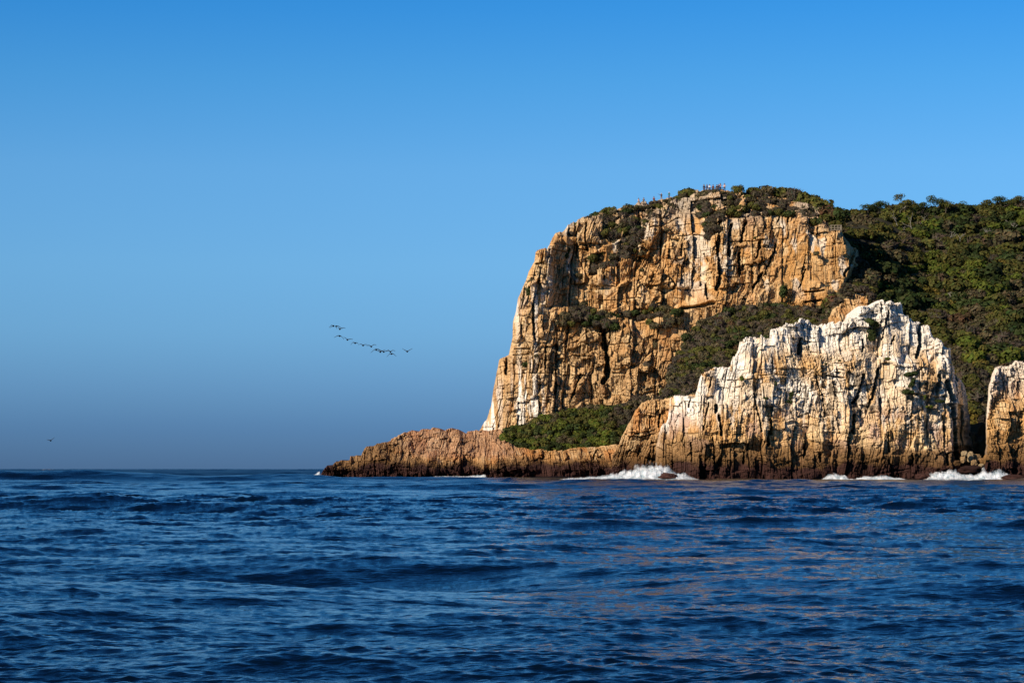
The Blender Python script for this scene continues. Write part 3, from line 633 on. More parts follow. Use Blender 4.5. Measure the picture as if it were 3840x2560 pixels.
SH = {}      # variants: (colour, kind) -> list of (radius, V, col, mesh)
def variants(colour, kind):
    key = (colour, kind)
    if key not in SH:
        SH[key] = []
        for v in range(4):
            Rr = 1.5; V, c = shrub_arrays(hash_s(colour + kind) + v, Rr, 760 if kind != 'twig' else 900, 0.33 if kind != 'twig' else 0.40, GREENS[colour], kind)
            SH[key].append([Rr, V, c, None])
    return SH[key]
def hash_s(t): return sum((i + 1) * ord(ch) for i, ch in enumerate(t))

PLANTS = []      # (object, label stem, region, px)
def shrub(colour, kind, px, py, D, rad, label, group, sq=1.0, rng=random):
    vs = variants(colour, kind); v = rng.randrange(4)
    if vs[v][3] is None: vs[v][3] = mesh_np('shrub', vs[v][1], quads(len(vs[v][1]) // 4), LEAF, vs[v][2], link=False)
    o = bpy.data.objects.new('shrub', vs[v][3]); C.objects.link(o)
    k = rad / 1.5
    o.location = (PX(px, D), D, PZ(py, D)); o.scale = (k, k, k * sq); o.rotation_euler = (0, 0, rng.random() * 6.28)
    o['category'] = 'shrub'; o['group'] = group; PLANTS.append((o, label, group, px)); return o

class Mass:
    """a growth nobody could count: one mesh"""
    def __init__(s): s.V = []; s.c = []
    def add(s, colour, kind, px, py, D, rad, rng, sq=1.0):
        vs = variants(colour, kind); _, V, c, _m = vs[rng.randrange(4)]
        a = rng.random() * 6.28; k = rad / 1.5; ca, sa = math.cos(a) * k, math.sin(a) * k
        W = np.stack([V[:, 0] * ca - V[:, 1] * sa, V[:, 0] * sa + V[:, 1] * ca, V[:, 2] * k * sq], 1) + np.array((PX(px, D), D, PZ(py, D)))
        s.V.append(W); s.c.append(c * (0.80 + 0.28 * rng.random()))
    def build(s, name, label):
        V = np.concatenate(s.V); o = mesh_np(name, V, quads(len(V) // 4), LEAF, np.concatenate(s.c)); tag(o, label, kind='stuff'); return o

def scatter(poly, spacing, rng):
    xs = [q[0] for q in poly]; ys = [q[1] for q in poly]; pts = []
    y = min(ys)
    while y < max(ys):
        x = min(xs) + rng.random() * spacing
        while x < max(xs):
            qx, qy = x + (rng.random() - 0.5) * spacing * 0.9, y + (rng.random() - 0.5) * spacing * 0.9
            if in_poly(np.array([qx]), np.array([qy]), poly)[0]: pts.append((qx, qy))
            x += spacing
        y += spacing * 0.8
    return pts

def pick(rng, table):
    t = rng.random() * sum(w for *_, w in table)
    for *a, w in table:
        t -= w
        if t <= 0: return a
    return table[-1][:-1]

rng = random.Random(11)
# ---- brow of the cliff
BROW = [[(2190, 830), (2230, 802), (2300, 780), (2385, 762), (2400, 800), (2440, 790), (2445, 830), (2410, 870), (2390, 930), (2330, 985), (2240, 1005), (2205, 960), (2240, 930), (2200, 880)],
        [(2420, 775), (2520, 745), (2575, 722), (2570, 745), (2500, 800), (2440, 815)], [(2600, 735), (2690, 728), (2740, 735), (2720, 790), (2695, 830), (2690, 870), (2655, 880), (2625, 820), (2600, 770)],
        [(2725, 725), (2850, 722), (2960, 735), (3060, 765), (3105, 815), (3080, 835), (3000, 830), (2985, 790), (2960, 810), (2915, 800), (2890, 830), (2862, 790), (2830, 800), (2800, 760), (2765, 800), (2725, 790)]]
bm_ = Mass()
for poly in BROW:
    for px, py in scatter(poly, 24, rng):
        c, k = pick(rng, [('grey-brown', 'twig', 5), ('drab', 'round', 2.2), ('olive', 'round', 2), ('dark green', 'round', 0.6)])
        if rng.random() < 0.82: bm_.add(c, k, px, py + 12, float(cliff_D(px, py)) - 0.6, 1.0 + 0.7 * rng.random(), rng); continue
        shrub(c, k, px, py + 12, float(cliff_D(px, py)) - 0.8, 1.1 + 0.8 * rng.random(), f'{c} shrub on the cliff brow', 'shrubs along the brow of the cliff', rng=rng)
bm_.build('scrub', 'brown and olive scrub clinging along the brow of the cliff')
for px, py, r_, c, k, l in [(2580, 722, 1.75, 'olive', 'round', 'large olive mound shrub left of the crowded lookout'), (2545, 735, 1.2, 'olive', 'round', 'low olive shrub beside the teal clad person'), (2232, 800, 1.25, 'dark green', 'round', 'round dark green shrub on the left skyline of the cliff'),
                         (2270, 790, 1.3, 'olive', 'round', 'olive shrub on the left skyline next to the round dark one'), (2165, 836, 0.9, 'bright green', 'round', 'small green shrub behind the grey rocks of the left skyline'), (2140, 868, 0.8, 'grey-brown', 'twig', 'bare twiggy shrub on the left shoulder of the cliff'),
                         (2350, 778, 1.5, 'drab', 'round', 'drab shrub on the skyline left of the sitting people'), (2825, 716, 1.6, 'olive', 'round', 'olive shrub on the skyline right of the round tree'), (2880, 716, 1.7, 'drab', 'round', 'drab wide shrub on the right half of the skyline'),
                         (2930, 722, 1.9, 'olive', 'round', 'tall olive shrub on the right half of the skyline'), (2975, 735, 2.0, 'grey-brown', 'twig', 'grey twiggy shrub on the right half of the skyline'), (3030, 748, 2.2, 'olive', 'round', 'big olive bush where the skyline starts to fall'),
                         (3075, 770, 2.3, 'olive', 'round', 'big olive bush above the wooden platform'), (3110, 798, 1.9, 'rusty', 'round', 'rusty brown bush left of the wooden platform'), (3055, 795, 1.8, 'drab', 'round', 'drab bush under the big olive bushes'), (3140, 800, 2.0, 'dark green', 'round', 'dark green bush behind the wooden platform'),
                         (2740, 722, 1.1, 'drab', 'round', 'drab shrub just right of the crowded lookout'), (2700, 735, 0.9, 'grey-brown', 'twig', 'twiggy shrub below the crowded lookout')]:
    shrub(c, k, px, py + 14, float(cliff_D(px, py)) - 0.3, r_ * (1.45 if px > 2800 or px == 2580 else 1.2), l, 'shrubs along the brow of the cliff', rng=rng)
for px, py, r_ in ((2640, 726, 0.8), (2656, 725, 0.95), (2670, 725, 1.0), (2684, 725, 1.0), (2698, 726, 0.9), (2712, 729, 0.8), (2462, 764, 0.8), (2442, 764, 0.7), (2496, 758, 0.8), (2525, 752, 0.8), (2470, 762, 0.7), (2392, 782, 0.9), (2408, 784, 0.9), (2424, 782, 0.8), (2436, 778, 0.8)):
    shrub('grey-brown' if px % 4 else 'drab', 'twig', px, py, float(cliff_D(px, py)) - 0.9, r_, 'low shrub just below the people on the skyline', 'shrubs along the brow of the cliff', rng=rng)
# ---- shelf half way up, cracks and flank of the cliff
for px, py in scatter([(2090, 1225), (2130, 1165), (2195, 1130), (2240, 1160), (2300, 1185), (2330, 1210), (2290, 1235), (2200, 1225)], 27, rng) + scatter([(2330, 1180), (2390, 1150), (2450, 1140), (2520, 1150), (2570, 1180), (2530, 1225), (2470, 1235), (2400, 1195)], 30, rng):
    c, k = pick(rng, [('grey-brown', 'twig', 2.5), ('drab', 'round', 1.5), ('olive', 'round', 1.6), ('dark green', 'round', 1.5)])
    shrub(c, k, px, py + 10, float(cliff_D(px, py)) - 2.2, 1.15 + 0.7 * rng.random(), f'{c} shrub on the shelf half way up the cliff', 'shrubs on the cliff shelf', rng=rng)
for px, py, rx, ry, c, k, l in [(2125, 952, 15, 26, 'dark green', 'tall', 'dark upright shrub in a crack near the left top of the cliff'), (2112, 925, 13, 20, 'drab', 'tall', 'drab upright shrub above the dark one in the crack'), (2460, 1292, 11, 18, 'drab', 'tall', 'small shrub hanging on the orange lower face'),
        (2425, 1362, 14, 22, 'grey-brown', 'twig', 'bare shrub on the lower face under the small hanging one'), (1974, 1362, 16, 18, 'dark green', 'round', 'dark green shrub in the hollow of the seaward corner'), (2405, 1008, 10, 13, 'drab', 'round', 'small drab shrub in the middle of the upper face'),
        (2410, 945, 14, 16, 'drab', 'round', 'drab shrub below the left end of the brow scrub'), (3060, 945, 12, 14, 'drab', 'round', 'small drab shrub on the amber right face'), (2935, 1095, 22, 32, 'dark green', 'tall', 'dark upright bush at the foot of the upper face'),
        (1988, 1060, 13, 28, 'drab', 'tall', 'upper drab shrub on the left skyline flank'), (1983, 1100, 14, 26, 'dark green', 'tall', 'dark green shrub on the left skyline flank'), (1966, 1120, 12, 20, 'grey-brown', 'twig', 'twiggy shrub on the left skyline flank'),
        (2024, 1400, 7, 9, 'dark green', 'round', 'tiny dark shrub beside the white streak'), (2220, 1015, 18, 14, 'grey-brown', 'twig', 'wide twiggy shrub under the brow scrub'), (2270, 990, 20, 18, 'grey-brown', 'twig', 'thick twiggy shrub under the brow scrub'), (2300, 960, 18, 18, 'drab', 'round', 'drab shrub hanging from the brow scrub'),
        (2170, 1030, 16, 12, 'drab', 'round', 'low drab shrub on the left part of the upper face'), (2350, 925, 20, 18, 'grey-brown', 'twig', 'bare shrub hanging left of the pale pillars'), (2500, 860, 14, 14, 'drab', 'round', 'drab shrub between the pale blocks'), (2655, 880, 15, 24, 'grey-brown', 'twig', 'long twiggy shrub trailing down the middle of the cliff'),
        (2835, 890, 10, 8, 'olive', 'round', 'tiny olive shrub on the square blocks'), (2010, 1330, 9, 10, 'drab', 'round', 'small drab shrub left of the white streak')]:
    D = float(cliff_D(px, py)) - 1.6
    shrub(c, k, px, py + ry * 0.6, D, rx * D / FPX * 1.15, l, 'shrubs growing on the cliff face', sq=0.55 * ry / rx + 0.4, rng=rng)
for px, py, r_, c, k, l in [(3212, 968, 1.4, 'grey-brown', 'twig', 'upper twiggy shrub on the shaded right end of the cliff'), (3226, 1015, 1.5, 'drab', 'round', 'drab shrub on the shaded right end of the cliff'), (3216, 1062, 1.5, 'grey-brown', 'twig', 'lower twiggy shrub on the shaded right end of the cliff'), (3232, 955, 1.2, 'dark green', 'round', 'dark green shrub on the shaded right end of the cliff'), (3195, 1095, 1.4, 'drab', 'round', 'drab shrub at the foot of the right end of the cliff')]:
    shrub(c, k, px, py + 14, float(cliff_D(px, py)) - 1.6, r_, l, 'shrubs growing on the cliff face', rng=rng)
# ---- green knoll
km = Mass()
for px, py in scatter([(1885, 1660), (1895, 1618), (1960, 1592), (2030, 1568), (2110, 1543), (2200, 1524), (2300, 1520), (2380, 1505), (2425, 1492), (2400, 1530), (2370, 1570), (2345, 1620), (2325, 1660), (2200, 1685), (2050, 1690), (1960, 1680)], 20, rng):
    right = px > 2300 + 60 * rng.random()
    c, k = pick(rng, [('grey-brown', 'twig', 3), ('drab', 'round', 1.5), ('dark green', 'round', 1)] if right and py < 1600 else [('olive', 'round', 3), ('bright green', 'round', 3), ('dark green', 'round', 1.6), ('drab', 'round', 0.8)])
    if rng.random() < 0.15: shrub(c, k, px, py + 10, float(kn_D(px, py)) - 0.8, 1.3 + 0.8 * rng.random(), f'{c} bush on the green knoll', 'bushes on the green knoll', rng=rng)
    else: km.add(c, k, px, py + 10, float(kn_D(px, py)) - 0.5, 1.1 + 0.8 * rng.random(), rng)
km.build('scrub', 'low green scrub filling the knoll at the foot of the tall cliff')
# ---- gully
gm = Mass()
for px, py in scatter([(2470, 1500), (2500, 1445), (2530, 1378), (2556, 1315), (2590, 1245), (2640, 1198), (2720, 1170), (2800, 1142), (2880, 1125), (2960, 1145), (3060, 1150), (3110, 1160), (3120, 1250), (3000, 1250), (2800, 1330), (2700, 1420), (2620, 1500), (2500, 1510)], 21, rng):
    c, k = pick(rng, [('grey-brown', 'twig', 3), ('drab', 'round', 2.5), ('olive', 'round', 3), ('dark green', 'round', 0.8), ('rusty', 'round', 0.5)])
    if rng.random() < 0.10: shrub(c, k, px, py + 10, float(gul_D(px, py)) - 1.0, 1.3 + 0.8 * rng.random(), f'{c} bush on the slope behind the white rock', 'bushes on the slope behind the white rock', rng=rng)
    else: gm.add(c, k, px, py + 10, float(gul_D(px, py)) - 0.5, 1.05 + 0.8 * rng.random(), rng)
for px, py in scatter([(3110, 1125), (3190, 1060), (3260, 1090), (3300, 1160), (3280, 1240), (3262, 1240), (3250, 1110), (3215, 1095), (3160, 1125), (3130, 1150)], 26, rng):
    gm.add('grey-brown', 'twig', px, py + 6, 516, 0.9 + 0.5 * rng.random(), rng)
gm.build('scrub', 'brown and olive scrub covering the slope between cliff and white rock')
# ---- wooded hillside
hm = Mass()
for px, py in scatter([(3060, 830), (3140, 805), (3300, 795), (3840, 775), (4350, 765), (4350, 1700), (3560, 1700), (3300, 1300), (3120, 1300)], 25, rng):
    gx = float(fbm(np.array([px / 110.0]), np.array([py / 70.0]), 77, 3)[0]); low = py > 1230 + 60 * math.sin(px / 60.0) or px < 3260 + 60 * math.sin(py / 40.0)
    tb = [('grey-brown', 'twig', 1.6), ('drab', 'round', 2.6), ('olive', 'round', 2.4), ('rusty', 'round', 0.3), ('yellowish', 'round', 0.12)] if (low and gx < 0.60) or gx < 0.37 else [('olive', 'round', 3), ('dark green', 'round', 2.4), ('bright green', 'round', 1.3), ('drab', 'round', 1.0), ('yellowish', 'round', 0.2)]
    if rng.random() < 0.65: rr_ = random.Random(int(9999 * hsh(int(px / 75 + 0.6 * math.sin(py / 50)), int(py / 48 + 0.6 * math.sin(px / 60)), 5))); c, k = pick(rr_, tb)
    else: c, k = pick(rng, tb)
    D = float(hill_D(px, py)) - 0.8; rad = 1.4 + 2.6 * rng.random() ** 2.0
    vis = px < 3830 and not (py > np.interp(px, *zip(*WR_TOP)) - 5 if px < 3690 else py > 1365) and py < np.interp(px, [3060, 3200, 3260], [850, 1000, 1140]) + (9999 if px > 3260 else 0)
    if vis and rng.random() < 0.085: shrub(c, k, px, py + 12, D, rad * 1.2, f'{c} bush on the wooded hillside', 'bushes on the wooded hillside', sq=0.9, rng=rng)
    else: hm.add(c, k, px, py + 12, D, rad, rng, 0.9)
for px in range(3150, 4350, 19):
    py = float(np.interp(px, *zip(*HILL_TOP))); c, k = pick(rng, [('olive', 'round', 3), ('dark green', 'round', 3), ('drab', 'round', 1)])
    hm.add(c, k, px, py + 12 + 14 * rng.random(), float(hill_D(px, py)) - 0.5, 1.5 + 1.2 * rng.random(), rng, 1.0)
hm.build('scrub', 'dense wind-clipped scrub covering the hillside right of the cliff')
# ---- plants on the white rock
for px, py, rx, ry, c, k, l in [(3277, 1262, 19, 34, 'dark green', 'tall', 'long dark green shrub below the little tree on the white rock'), (3332, 1341, 10, 8, 'bright green', 'round', 'small bright green tuft on the rubble of the white rock'), (3415, 1398, 21, 14, 'dark green', 'round', 'topmost green clump in the crack at the right of the white rock'),
        (3417, 1435, 14, 24, 'dark green', 'tall', 'upright green clump in the crack at the right of the white rock'), (3403, 1466, 22, 12, 'dark green', 'round', 'lowest green clump in the crack at the right of the white rock'), (3525, 1501, 15, 9, 'dark green', 'round', 'small green clump near the right end of the white rock'),
        (3484, 1522, 12, 8, 'bright green', 'round', 'green tuft on the trailing line right of the crack'), (3470, 1490, 7, 12, 'bright green', 'tall', 'thin trailing green strand right of the crack'), (2784, 1419, 10, 12, 'bright green', 'tall', 'small green shrub high on the left of the white rock'),
        (2872, 1488, 8, 11, 'dark green', 'round', 'green tuft in the joint below the middle of the white rock'), (2965, 1478, 10, 22, 'dark green', 'tall', 'long green strip in a joint of the white rock'), (2962, 1502, 11, 11, 'dark green', 'round', 'foot of the long green strip on the white rock'),
        (2911, 1440, 6, 12, 'dark green', 'tall', 'thin green strand in the middle of the white rock'), (3147, 1349, 6, 7, 'olive', 'round', 'tiny olive tuft under the rubble of the white rock'), (3097, 1360, 6, 7, 'olive', 'round', 'tiny olive tuft at the left of the rubble')]:
    D = float(wr_D(np.float64(px), np.float64(py))) - 1.9
    shrub(c, k, px, py + ry * 0.7, D, rx * D / FPX * 1.25, l, 'plants on the white rock', sq=0.5 * ry / rx + 0.35, rng=rng)

ORD = ['leftmost', 'second from left', 'third from left', 'fourth from left', 'fifth from left']
COLW = {'grey-brown': 'bare grey-brown', 'drab': 'drab brownish', 'olive': 'olive green', 'rusty': 'rusty brown'}
def where(px, py, group):
    if 'hillside' in group: return 'just below the ridge' if py < 900 else 'high up' if py < 1030 else 'half way up' if py < 1200 else 'low down above the gap'
    return ''
by = {}
for o, l, g, px in PLANTS:
    for a, b in COLW.items():
        if l.startswith(a + ' '): l = l.replace(a + ' ', b + ' ', 1)
    D = o.location.y; py = YH - (o.location.z - EYE) * FPX / D; w = where(px, py, g)
    by.setdefault((l + (', ' + w if w else '')), []).append((px, o))
for l, lst in by.items():
    lst.sort(key=lambda q: q[0]); n = len(lst)
    for i, (px, o) in enumerate(lst):
        if n == 1: o['label'] = l
        elif n <= 10:
            t = ORD[i] if i < 5 and i <= (n - 1) / 2 else ['rightmost', 'second from right', 'third from right', 'fourth from right', 'fifth from right'][n - 1 - i]
            o['label'] = f'{l}, {t}'
        else: o['label'] = l + (', left part' if i < n / 3 else ', middle part' if i < 2 * n / 3 else ', right part')

# ------------------------------------------------------------------ trees
def tube(pts, rad, ns=6):
    pts = np.asarray(pts, float); n = len(pts); V = []; 
    for i in range(n):
        t = pts[min(i + 1, n - 1)] - pts[max(i - 1, 0)]; t /= np.linalg.norm(t) + 1e-9
        a = np.cross(t, (0.3, 1, 0.2)); a /= np.linalg.norm(a) + 1e-9; b = np.cross(t, a)
        an = np.arange(ns) * 2 * np.pi / ns
        V.append(pts[i] + rad[i] * (np.cos(an)[:, None] * a + np.sin(an)[:, None] * b))
    V = np.concatenate(V); F = []
    for i in range(n - 1):
        for k in range(ns):
            F.append((i * ns + k, i * ns + (k + 1) % ns, (i + 1) * ns + (k + 1) % ns, (i + 1) * ns + k))
    return V, np.array(F)

def join(parts):
    V = []; F = []; o = 0
    for v, f in parts: V.append(v); F.append(f + o); o += len(v)
    return np.concatenate(V), np.concatenate(F)

def limbs(rs, h, spread, n, r0, lean=0.0, base=(0, 0, 0), crook=0.25):
    parts = []; tips = []
    def grow(p, d, L, r, lvl):
        pts = [p]; q = np.array(p, float); dd = np.array(d, float)
        for i in range(5):
            dd = dd + rs.normal(size=3) * crook * np.array((1, 0.7, 0.6)); dd /= np.linalg.norm(dd); q = q + dd * L / 5; pts.append(q.copy())
        rad = np.linspace(r, r * 0.5, 6); parts.append(tube(pts, rad))
        if lvl == 0: tips.append(q); return
        for k in range(n if lvl == 2 else 3):
            a = rs.random() * 6.28; up = 0.55 + 0.5 * rs.random()
            nd = np.array((math.cos(a) * spread + lean, math.sin(a) * spread, up)); nd /= np.linalg.norm(nd)
            grow(pts[-1] if k < 2 else pts[3], nd, L * (0.75 + 0.25 * rs.random()), r * 0.58, lvl - 1)
    grow(np.array(base, float), np.array((lean * 0.6, 0, 1.0)), h * 0.40, r0, 2)
    return join(parts), tips

def tree(px, py, D, h, label, colour, seed, crown_r=0.9, leaves=900, bark=BARK, spread=0.9, flat=0.55, lean=0.25, group=None, cat='tree', name='windswept_tree', r0=0.14):
    rs = np.random.default_rng(seed)
    t = empty(name, (PX(px, D), D, PZ(py, D))); tag(t, label, cat, group)
    (V, F), tips = limbs(rs, h, spread, 3, r0, lean)
    mesh_np('trunk', V, F, bark, parent=t, smooth=True)
    if leaves:
        blobs = [(q, crown_r * (0.7 + 0.6 * rs.random()), flat) for q in tips]
        V, c = leaf_cloud(rs, blobs, leaves, 0.24, GREENS[colour], inner=0.2)
        mesh_np('crown', V, quads(len(V) // 4), LEAF, c, parent=t)
    return t

tree(2768, 738, float(cliff_D(2768, 735)) + 0.2, 2.3, 'round topped dark tree on the cliff brow right of the lookout', 'olive', 5, 1.0, 1500, BARKD, 0.55, 0.95, 0.0)
for i, (px, py, h, c, cr, lv, bk, fl, l) in enumerate([
    (3255, 812, 3.4, 'dark green', 1.1, 900, BARKD, 0.6, 'dark green tree at the left end of the hill ridge'), (3300, 808, 4.0, 'dark green', 1.2, 1000, BARKD, 0.6, 'taller dark green tree left of the flat crowned one'),
    (3345, 812, 3.6, 'drab', 0.9, 420, BARK, 0.5, 'thin brownish tree left of the flat crowned one'), (3372, 826, 6.3, 'olive', 1.65, 1700, BARK, 0.42, 'flat crowned tree with bare pale trunk standing above the ridge'),
    (3455, 806, 3.2, 'dark green', 1.1, 900, BARKD, 0.6, 'low dark tree right of the flat crowned one'), (3508, 806, 4.4, 'dark green', 1.2, 1100, BARKD, 0.62, 'tall dark tree above the pale leaning trunks'),
    (3545, 806, 3.8, 'olive', 1.2, 900, BARKD, 0.6, 'olive tree right of the pale leaning trunks'), (3622, 806, 3.0, 'dark green', 1.1, 900, BARKD, 0.6, 'low dark ridge tree in the middle of the right ridge'),
    (3690, 800, 3.5, 'olive', 1.25, 950, BARKD, 0.6, 'olive ridge tree left of the highest dark one'), (3760, 794, 4.0, 'dark green', 1.35, 1100, BARKD, 0.6, 'highest dark tree near the right end of the ridge'),
    (3822, 788, 3.8, 'olive', 1.3, 1000, BARKD, 0.6, 'olive tree on the ridge at the picture edge')]):
    tree(px, py, float(hill_D(px, py)) - 0.5, h, l, c, 40 + i, cr, lv, bk, 0.85, fl, 0.2, 'trees along the hill ridge')
for i, (px, py, h, sp, le, l) in enumerate([(3365, 850, 4.2, 1.0, -0.2, 'bare pale twisted tree left of the leaning trunk'), (3420, 868, 5.0, 0.9, -0.35, 'bare pale tree with one long leaning trunk'), (3395, 880, 2.6, 1.6, 0.5, 'fallen pale branches low under the leaning trunk'), (3480, 856, 4.2, 0.9, -0.3, 'bare forked pale tree right of the leaning trunk'),
                                       (3560, 900, 2.8, 1.3, 0.6, 'grey dead thicket right of the forked pale tree'), (3600, 905, 2.8, 1.3, 0.5, 'grey dead thicket beside a dark hollow'), (3700, 880, 2.6, 1.5, 0.7, 'long pale dead branch on the hill'), (3770, 850, 3.0, 1.3, 0.4, 'dead grey tree near the picture edge'), (3805, 865, 3.0, 1.2, 0.2, 'dead grey tree at the picture edge'),
                                       (3560, 1120, 2.4, 1.2, 0.8, 'grey bare bush streaming right across the hillside'), (3660, 1540, 1.6, 1.2, 0.3, 'bare grey bush above the gap')]):
    tree(px, py, float(hill_D(px, py)) - 2.2, h, l, 'drab', 70 + i, 0, 0, BARK, sp, 0.5, le, 'bare pale trees on the hill', 'bare tree', 'bare_tree', r0=0.11)
D_ = float(wr_D(np.float64(3262), np.float64(1200))) - 2.6
tree(3270, 1246, D_, 2.4, 'little dark green tree growing from a crack high on the white rock', 'dark green', 95, 0.62, 2000, BARKD, 0.9, 0.8, -0.15)

# ------------------------------------------------------------------ birds
def bird_mesh(name, left, right, sc_, body=0.125, seed=0):
    """one continuous flying cormorant: body along y, wings through the given (x, z) points in picture units"""
    V, F = [], []; 
    prof = [(-0.42, 0.02, 0.0), (-0.30, 0.05, 0.0), (-0.15, 0.095, -0.01), (0.0, body, -0.015), (0.16, 0.085, 0.0), (0.28, 0.045, 0.02), (0.36, 0.035, 0.035), (0.42, 0.042, 0.04), (0.47, 0.025, 0.04), (0.54, 0.008, 0.037)]
    v, f = tube([(0, y, z) for y, r, z in prof], [r for y, r, z in prof], 8); parts = [(v, f)]
    for pts in (left, right):
        pts = [(0, 0)] + list(pts); P = np.array(pts, float) * sc_; n = 14
        s0 = np.linspace(0, len(P) - 1, n); xs = np.interp(s0, range(len(P)), P[:, 0]); zs = np.interp(s0, range(len(P)), P[:, 1])
        for _ in range(2): xs[1:-1] = (xs[:-2] + 2 * xs[1:-1] + xs[2:]) / 4; zs[1:-1] = (zs[:-2] + 2 * zs[1:-1] + zs[2:]) / 4
        w = []; 
        for i in range(n):
            q = i / (n - 1); ch = 0.20 * (1 - 0.55 * q ** 2) * (1 if q < 0.97 else 0.5); th = 0.055 * (1 - 0.6 * q); sw = 0.05 - 0.10 * q
            w.append([(xs[i], sw + ch * 0.5, zs[i] + 0.012), (xs[i], sw, zs[i] + th), (xs[i], sw - ch * 0.5, zs[i] - 0.02), (xs[i], sw, zs[i] - th)])
        w = np.array(w).reshape(-1, 3); ff = [(i * 4 + k, i * 4 + (k + 1) % 4, i * 4 + 4 + (k + 1) % 4, i * 4 + 4 + k) for i in range(n - 1) for k in range(4)] + [(4 * n - 4, 4 * n - 3, 4 * n - 2, 4 * n - 1)]
        parts.append((w, np.array(ff)))
    V, F = join(parts)
    return mesh_np(name, V, F, FEATHER, smooth=True, link=False)

Z6 = 6.19
BD = 315.0; ZS = BD / FPX / Z6
BIRDS = [(315, 258, [(-35, 14), (-55, 12), (-80, -8), (-103, -42)], [(-10, -8), (-40, -16), (-85, -42)], 'leftmost flying bird of the flock, at its upper end'),
         (375, 265, [(-8, -20), (10, -40), (18, -65)], [(40, 5), (85, -15), (120, -40), (145, -66)], 'flying bird beside the leftmost one, wings arched down'),
         (460, 330, [(-15, 20), (-35, 32), (-55, 42)], [(35, 20), (80, 30), (130, 20)], 'flying bird just under the two at the upper end'),
         (455, 490, [(-25, 10), (-60, 2), (-100, -22), (-130, -38)], [(25, 0), (60, -25), (85, -55), (105, -85)], 'flying bird with wide drooping wings in the second pair'),
         (635, 578, [(-18, 20), (-45, 45), (-90, 58)], [(35, 12), (80, 16), (130, 8)], 'flying bird with raised wings right of the drooping pair'),
         (815, 655, [(-35, 16), (-60, 14), (-85, -15), (-105, -45)], [(30, 10), (55, 5), (75, -25), (88, -55)], 'flying bird with arched wings in the middle of the flock'),
         (1000, 710, [(-18, 15), (-50, 34), (-75, 28), (-98, 18)], [(25, 15), (60, 24), (110, 12)], 'flying bird right of the arched one in the middle'),
         (1190, 735, [(-30, 20), (-65, 28), (-85, 22), (-108, 8)], [(20, 15), (45, 40), (75, 44), (115, 34)], 'flying bird with M shaped wings right of the middle'),
         (1305, 805, [(-20, 10), (-60, -15), (-100, -50), (-130, -76)], [(30, 10), (70, -2), (110, -20), (140, -34)], 'upper left flying bird of the crowded cluster'),
         (1400, 860, [(-25, 10), (-60, 30), (-115, 30)], [(25, 12), (60, 30), (120, 50)], 'lower left flying bird of the crowded cluster'),
         (1480, 857, [(-22, 8), (-70, 20), (-130, 42)], [(25, 6), (60, 18), (130, 45)], 'middle flying bird of the crowded cluster'),
         (1635, 858, [(-25, 20), (-55, 28), (-80, 22), (-100, 5)], [(20, 15), (45, 35), (70, 34), (118, 16)], 'right flying bird of the crowded cluster, wings bent like an M'),
         (1660, 905, [(-30, 8), (-60, -15), (-90, -50), (-115, -76)], [(30, 8), (60, -12), (85, -35), (115, -60)], 'lowest flying bird, wings arched down under the cluster'),
         (2025, 850, [(-30, 18), (-70, 38), (-115, 65)], [(30, 18), (70, 42), (115, 68)], 'rightmost flying bird, alone with wings in a V')]
for i, (zx, zy, lw, rw, l) in enumerate(BIRDS):
    px, py = 1200 + zx / Z6, 1180 + zy / Z6; D = BD + (i * 7919 % 13) - 6
    me = bird_mesh('bird', lw, rw, ZS); o = obj('bird', me, None, (PX(px, D), D, PZ(py, D))); o.rotation_euler = (0, 0, R(random.uniform(-12, 12)))
    tag(o, l, 'bird', 'birds flying in a loose line')
me = bird_mesh('bird', [(-30, 8), (-60, 18), (-95, 20)], [(20, 20), (60, 45), (95, 75)], ZS)
o = obj('bird', me, None, (PX(190, 330), 330, PZ(1651, 330))); tag(o, 'single far bird low over the sea at the far left', 'bird')
# cormorants resting on the white rock
def perched(px, py, hgt, lean, label):
    D = float(wr_D(np.float64(px), np.float64(py))) - 1.9
    k = hgt / 0.75
    pts = [(0, -0.10, 0.02), (0, -0.04, 0.14), (0, 0.02, 0.28), (0, 0.05, 0.42), (0, 0.045, 0.54), (0, 0.05, 0.63), (0, 0.085, 0.69), (0, 0.14, 0.70), (0, 0.22, 0.69)]
    v, f = tube(np.array(pts) * k, np.array([0.03, 0.085, 0.125, 0.105, 0.05, 0.036, 0.05, 0.03, 0.008]) * k, 8)
    tl = tube(np.array([(0, -0.06, 0.12), (0, -0.2, -0.05)]) * k, np.array([0.05, 0.02]) * k, 4)
    V, F = join([(v, f), tl]); me = mesh_np('cormorant', V, F, FEATHER, smooth=True, link=False)
    o = obj('cormorant', me, None, (PX(px, D), D, PZ(py, D))); o.rotation_euler = (0, R(lean), R(random.uniform(0, 360))); tag(o, label, 'bird', 'dark seabirds resting on the white rock')
for px, py, h, ln, l in [(2598, 1532, 0.62, 5, 'dark seabird resting on the white ledge, leftmost of the upper row'), (2610, 1527, 0.66, -5, 'dark seabird resting on the white ledge, second of the upper row'), (2620, 1523, 0.6, 8, 'dark seabird resting on the white ledge, third of the upper row'), (2628, 1507, 0.62, 10, 'dark seabird resting under the white crest left of the slanting one'), (2641, 1513, 0.66, 25, 'dark slanting seabird resting at the right end of the row'),
                      (2580, 1552, 0.6, 15, 'dark seabird resting lowest on the slanting ledge'), (2588, 1543, 0.55, 20, 'dark seabird resting just above the lowest one')]:
    perched(px, py, h, ln, l)

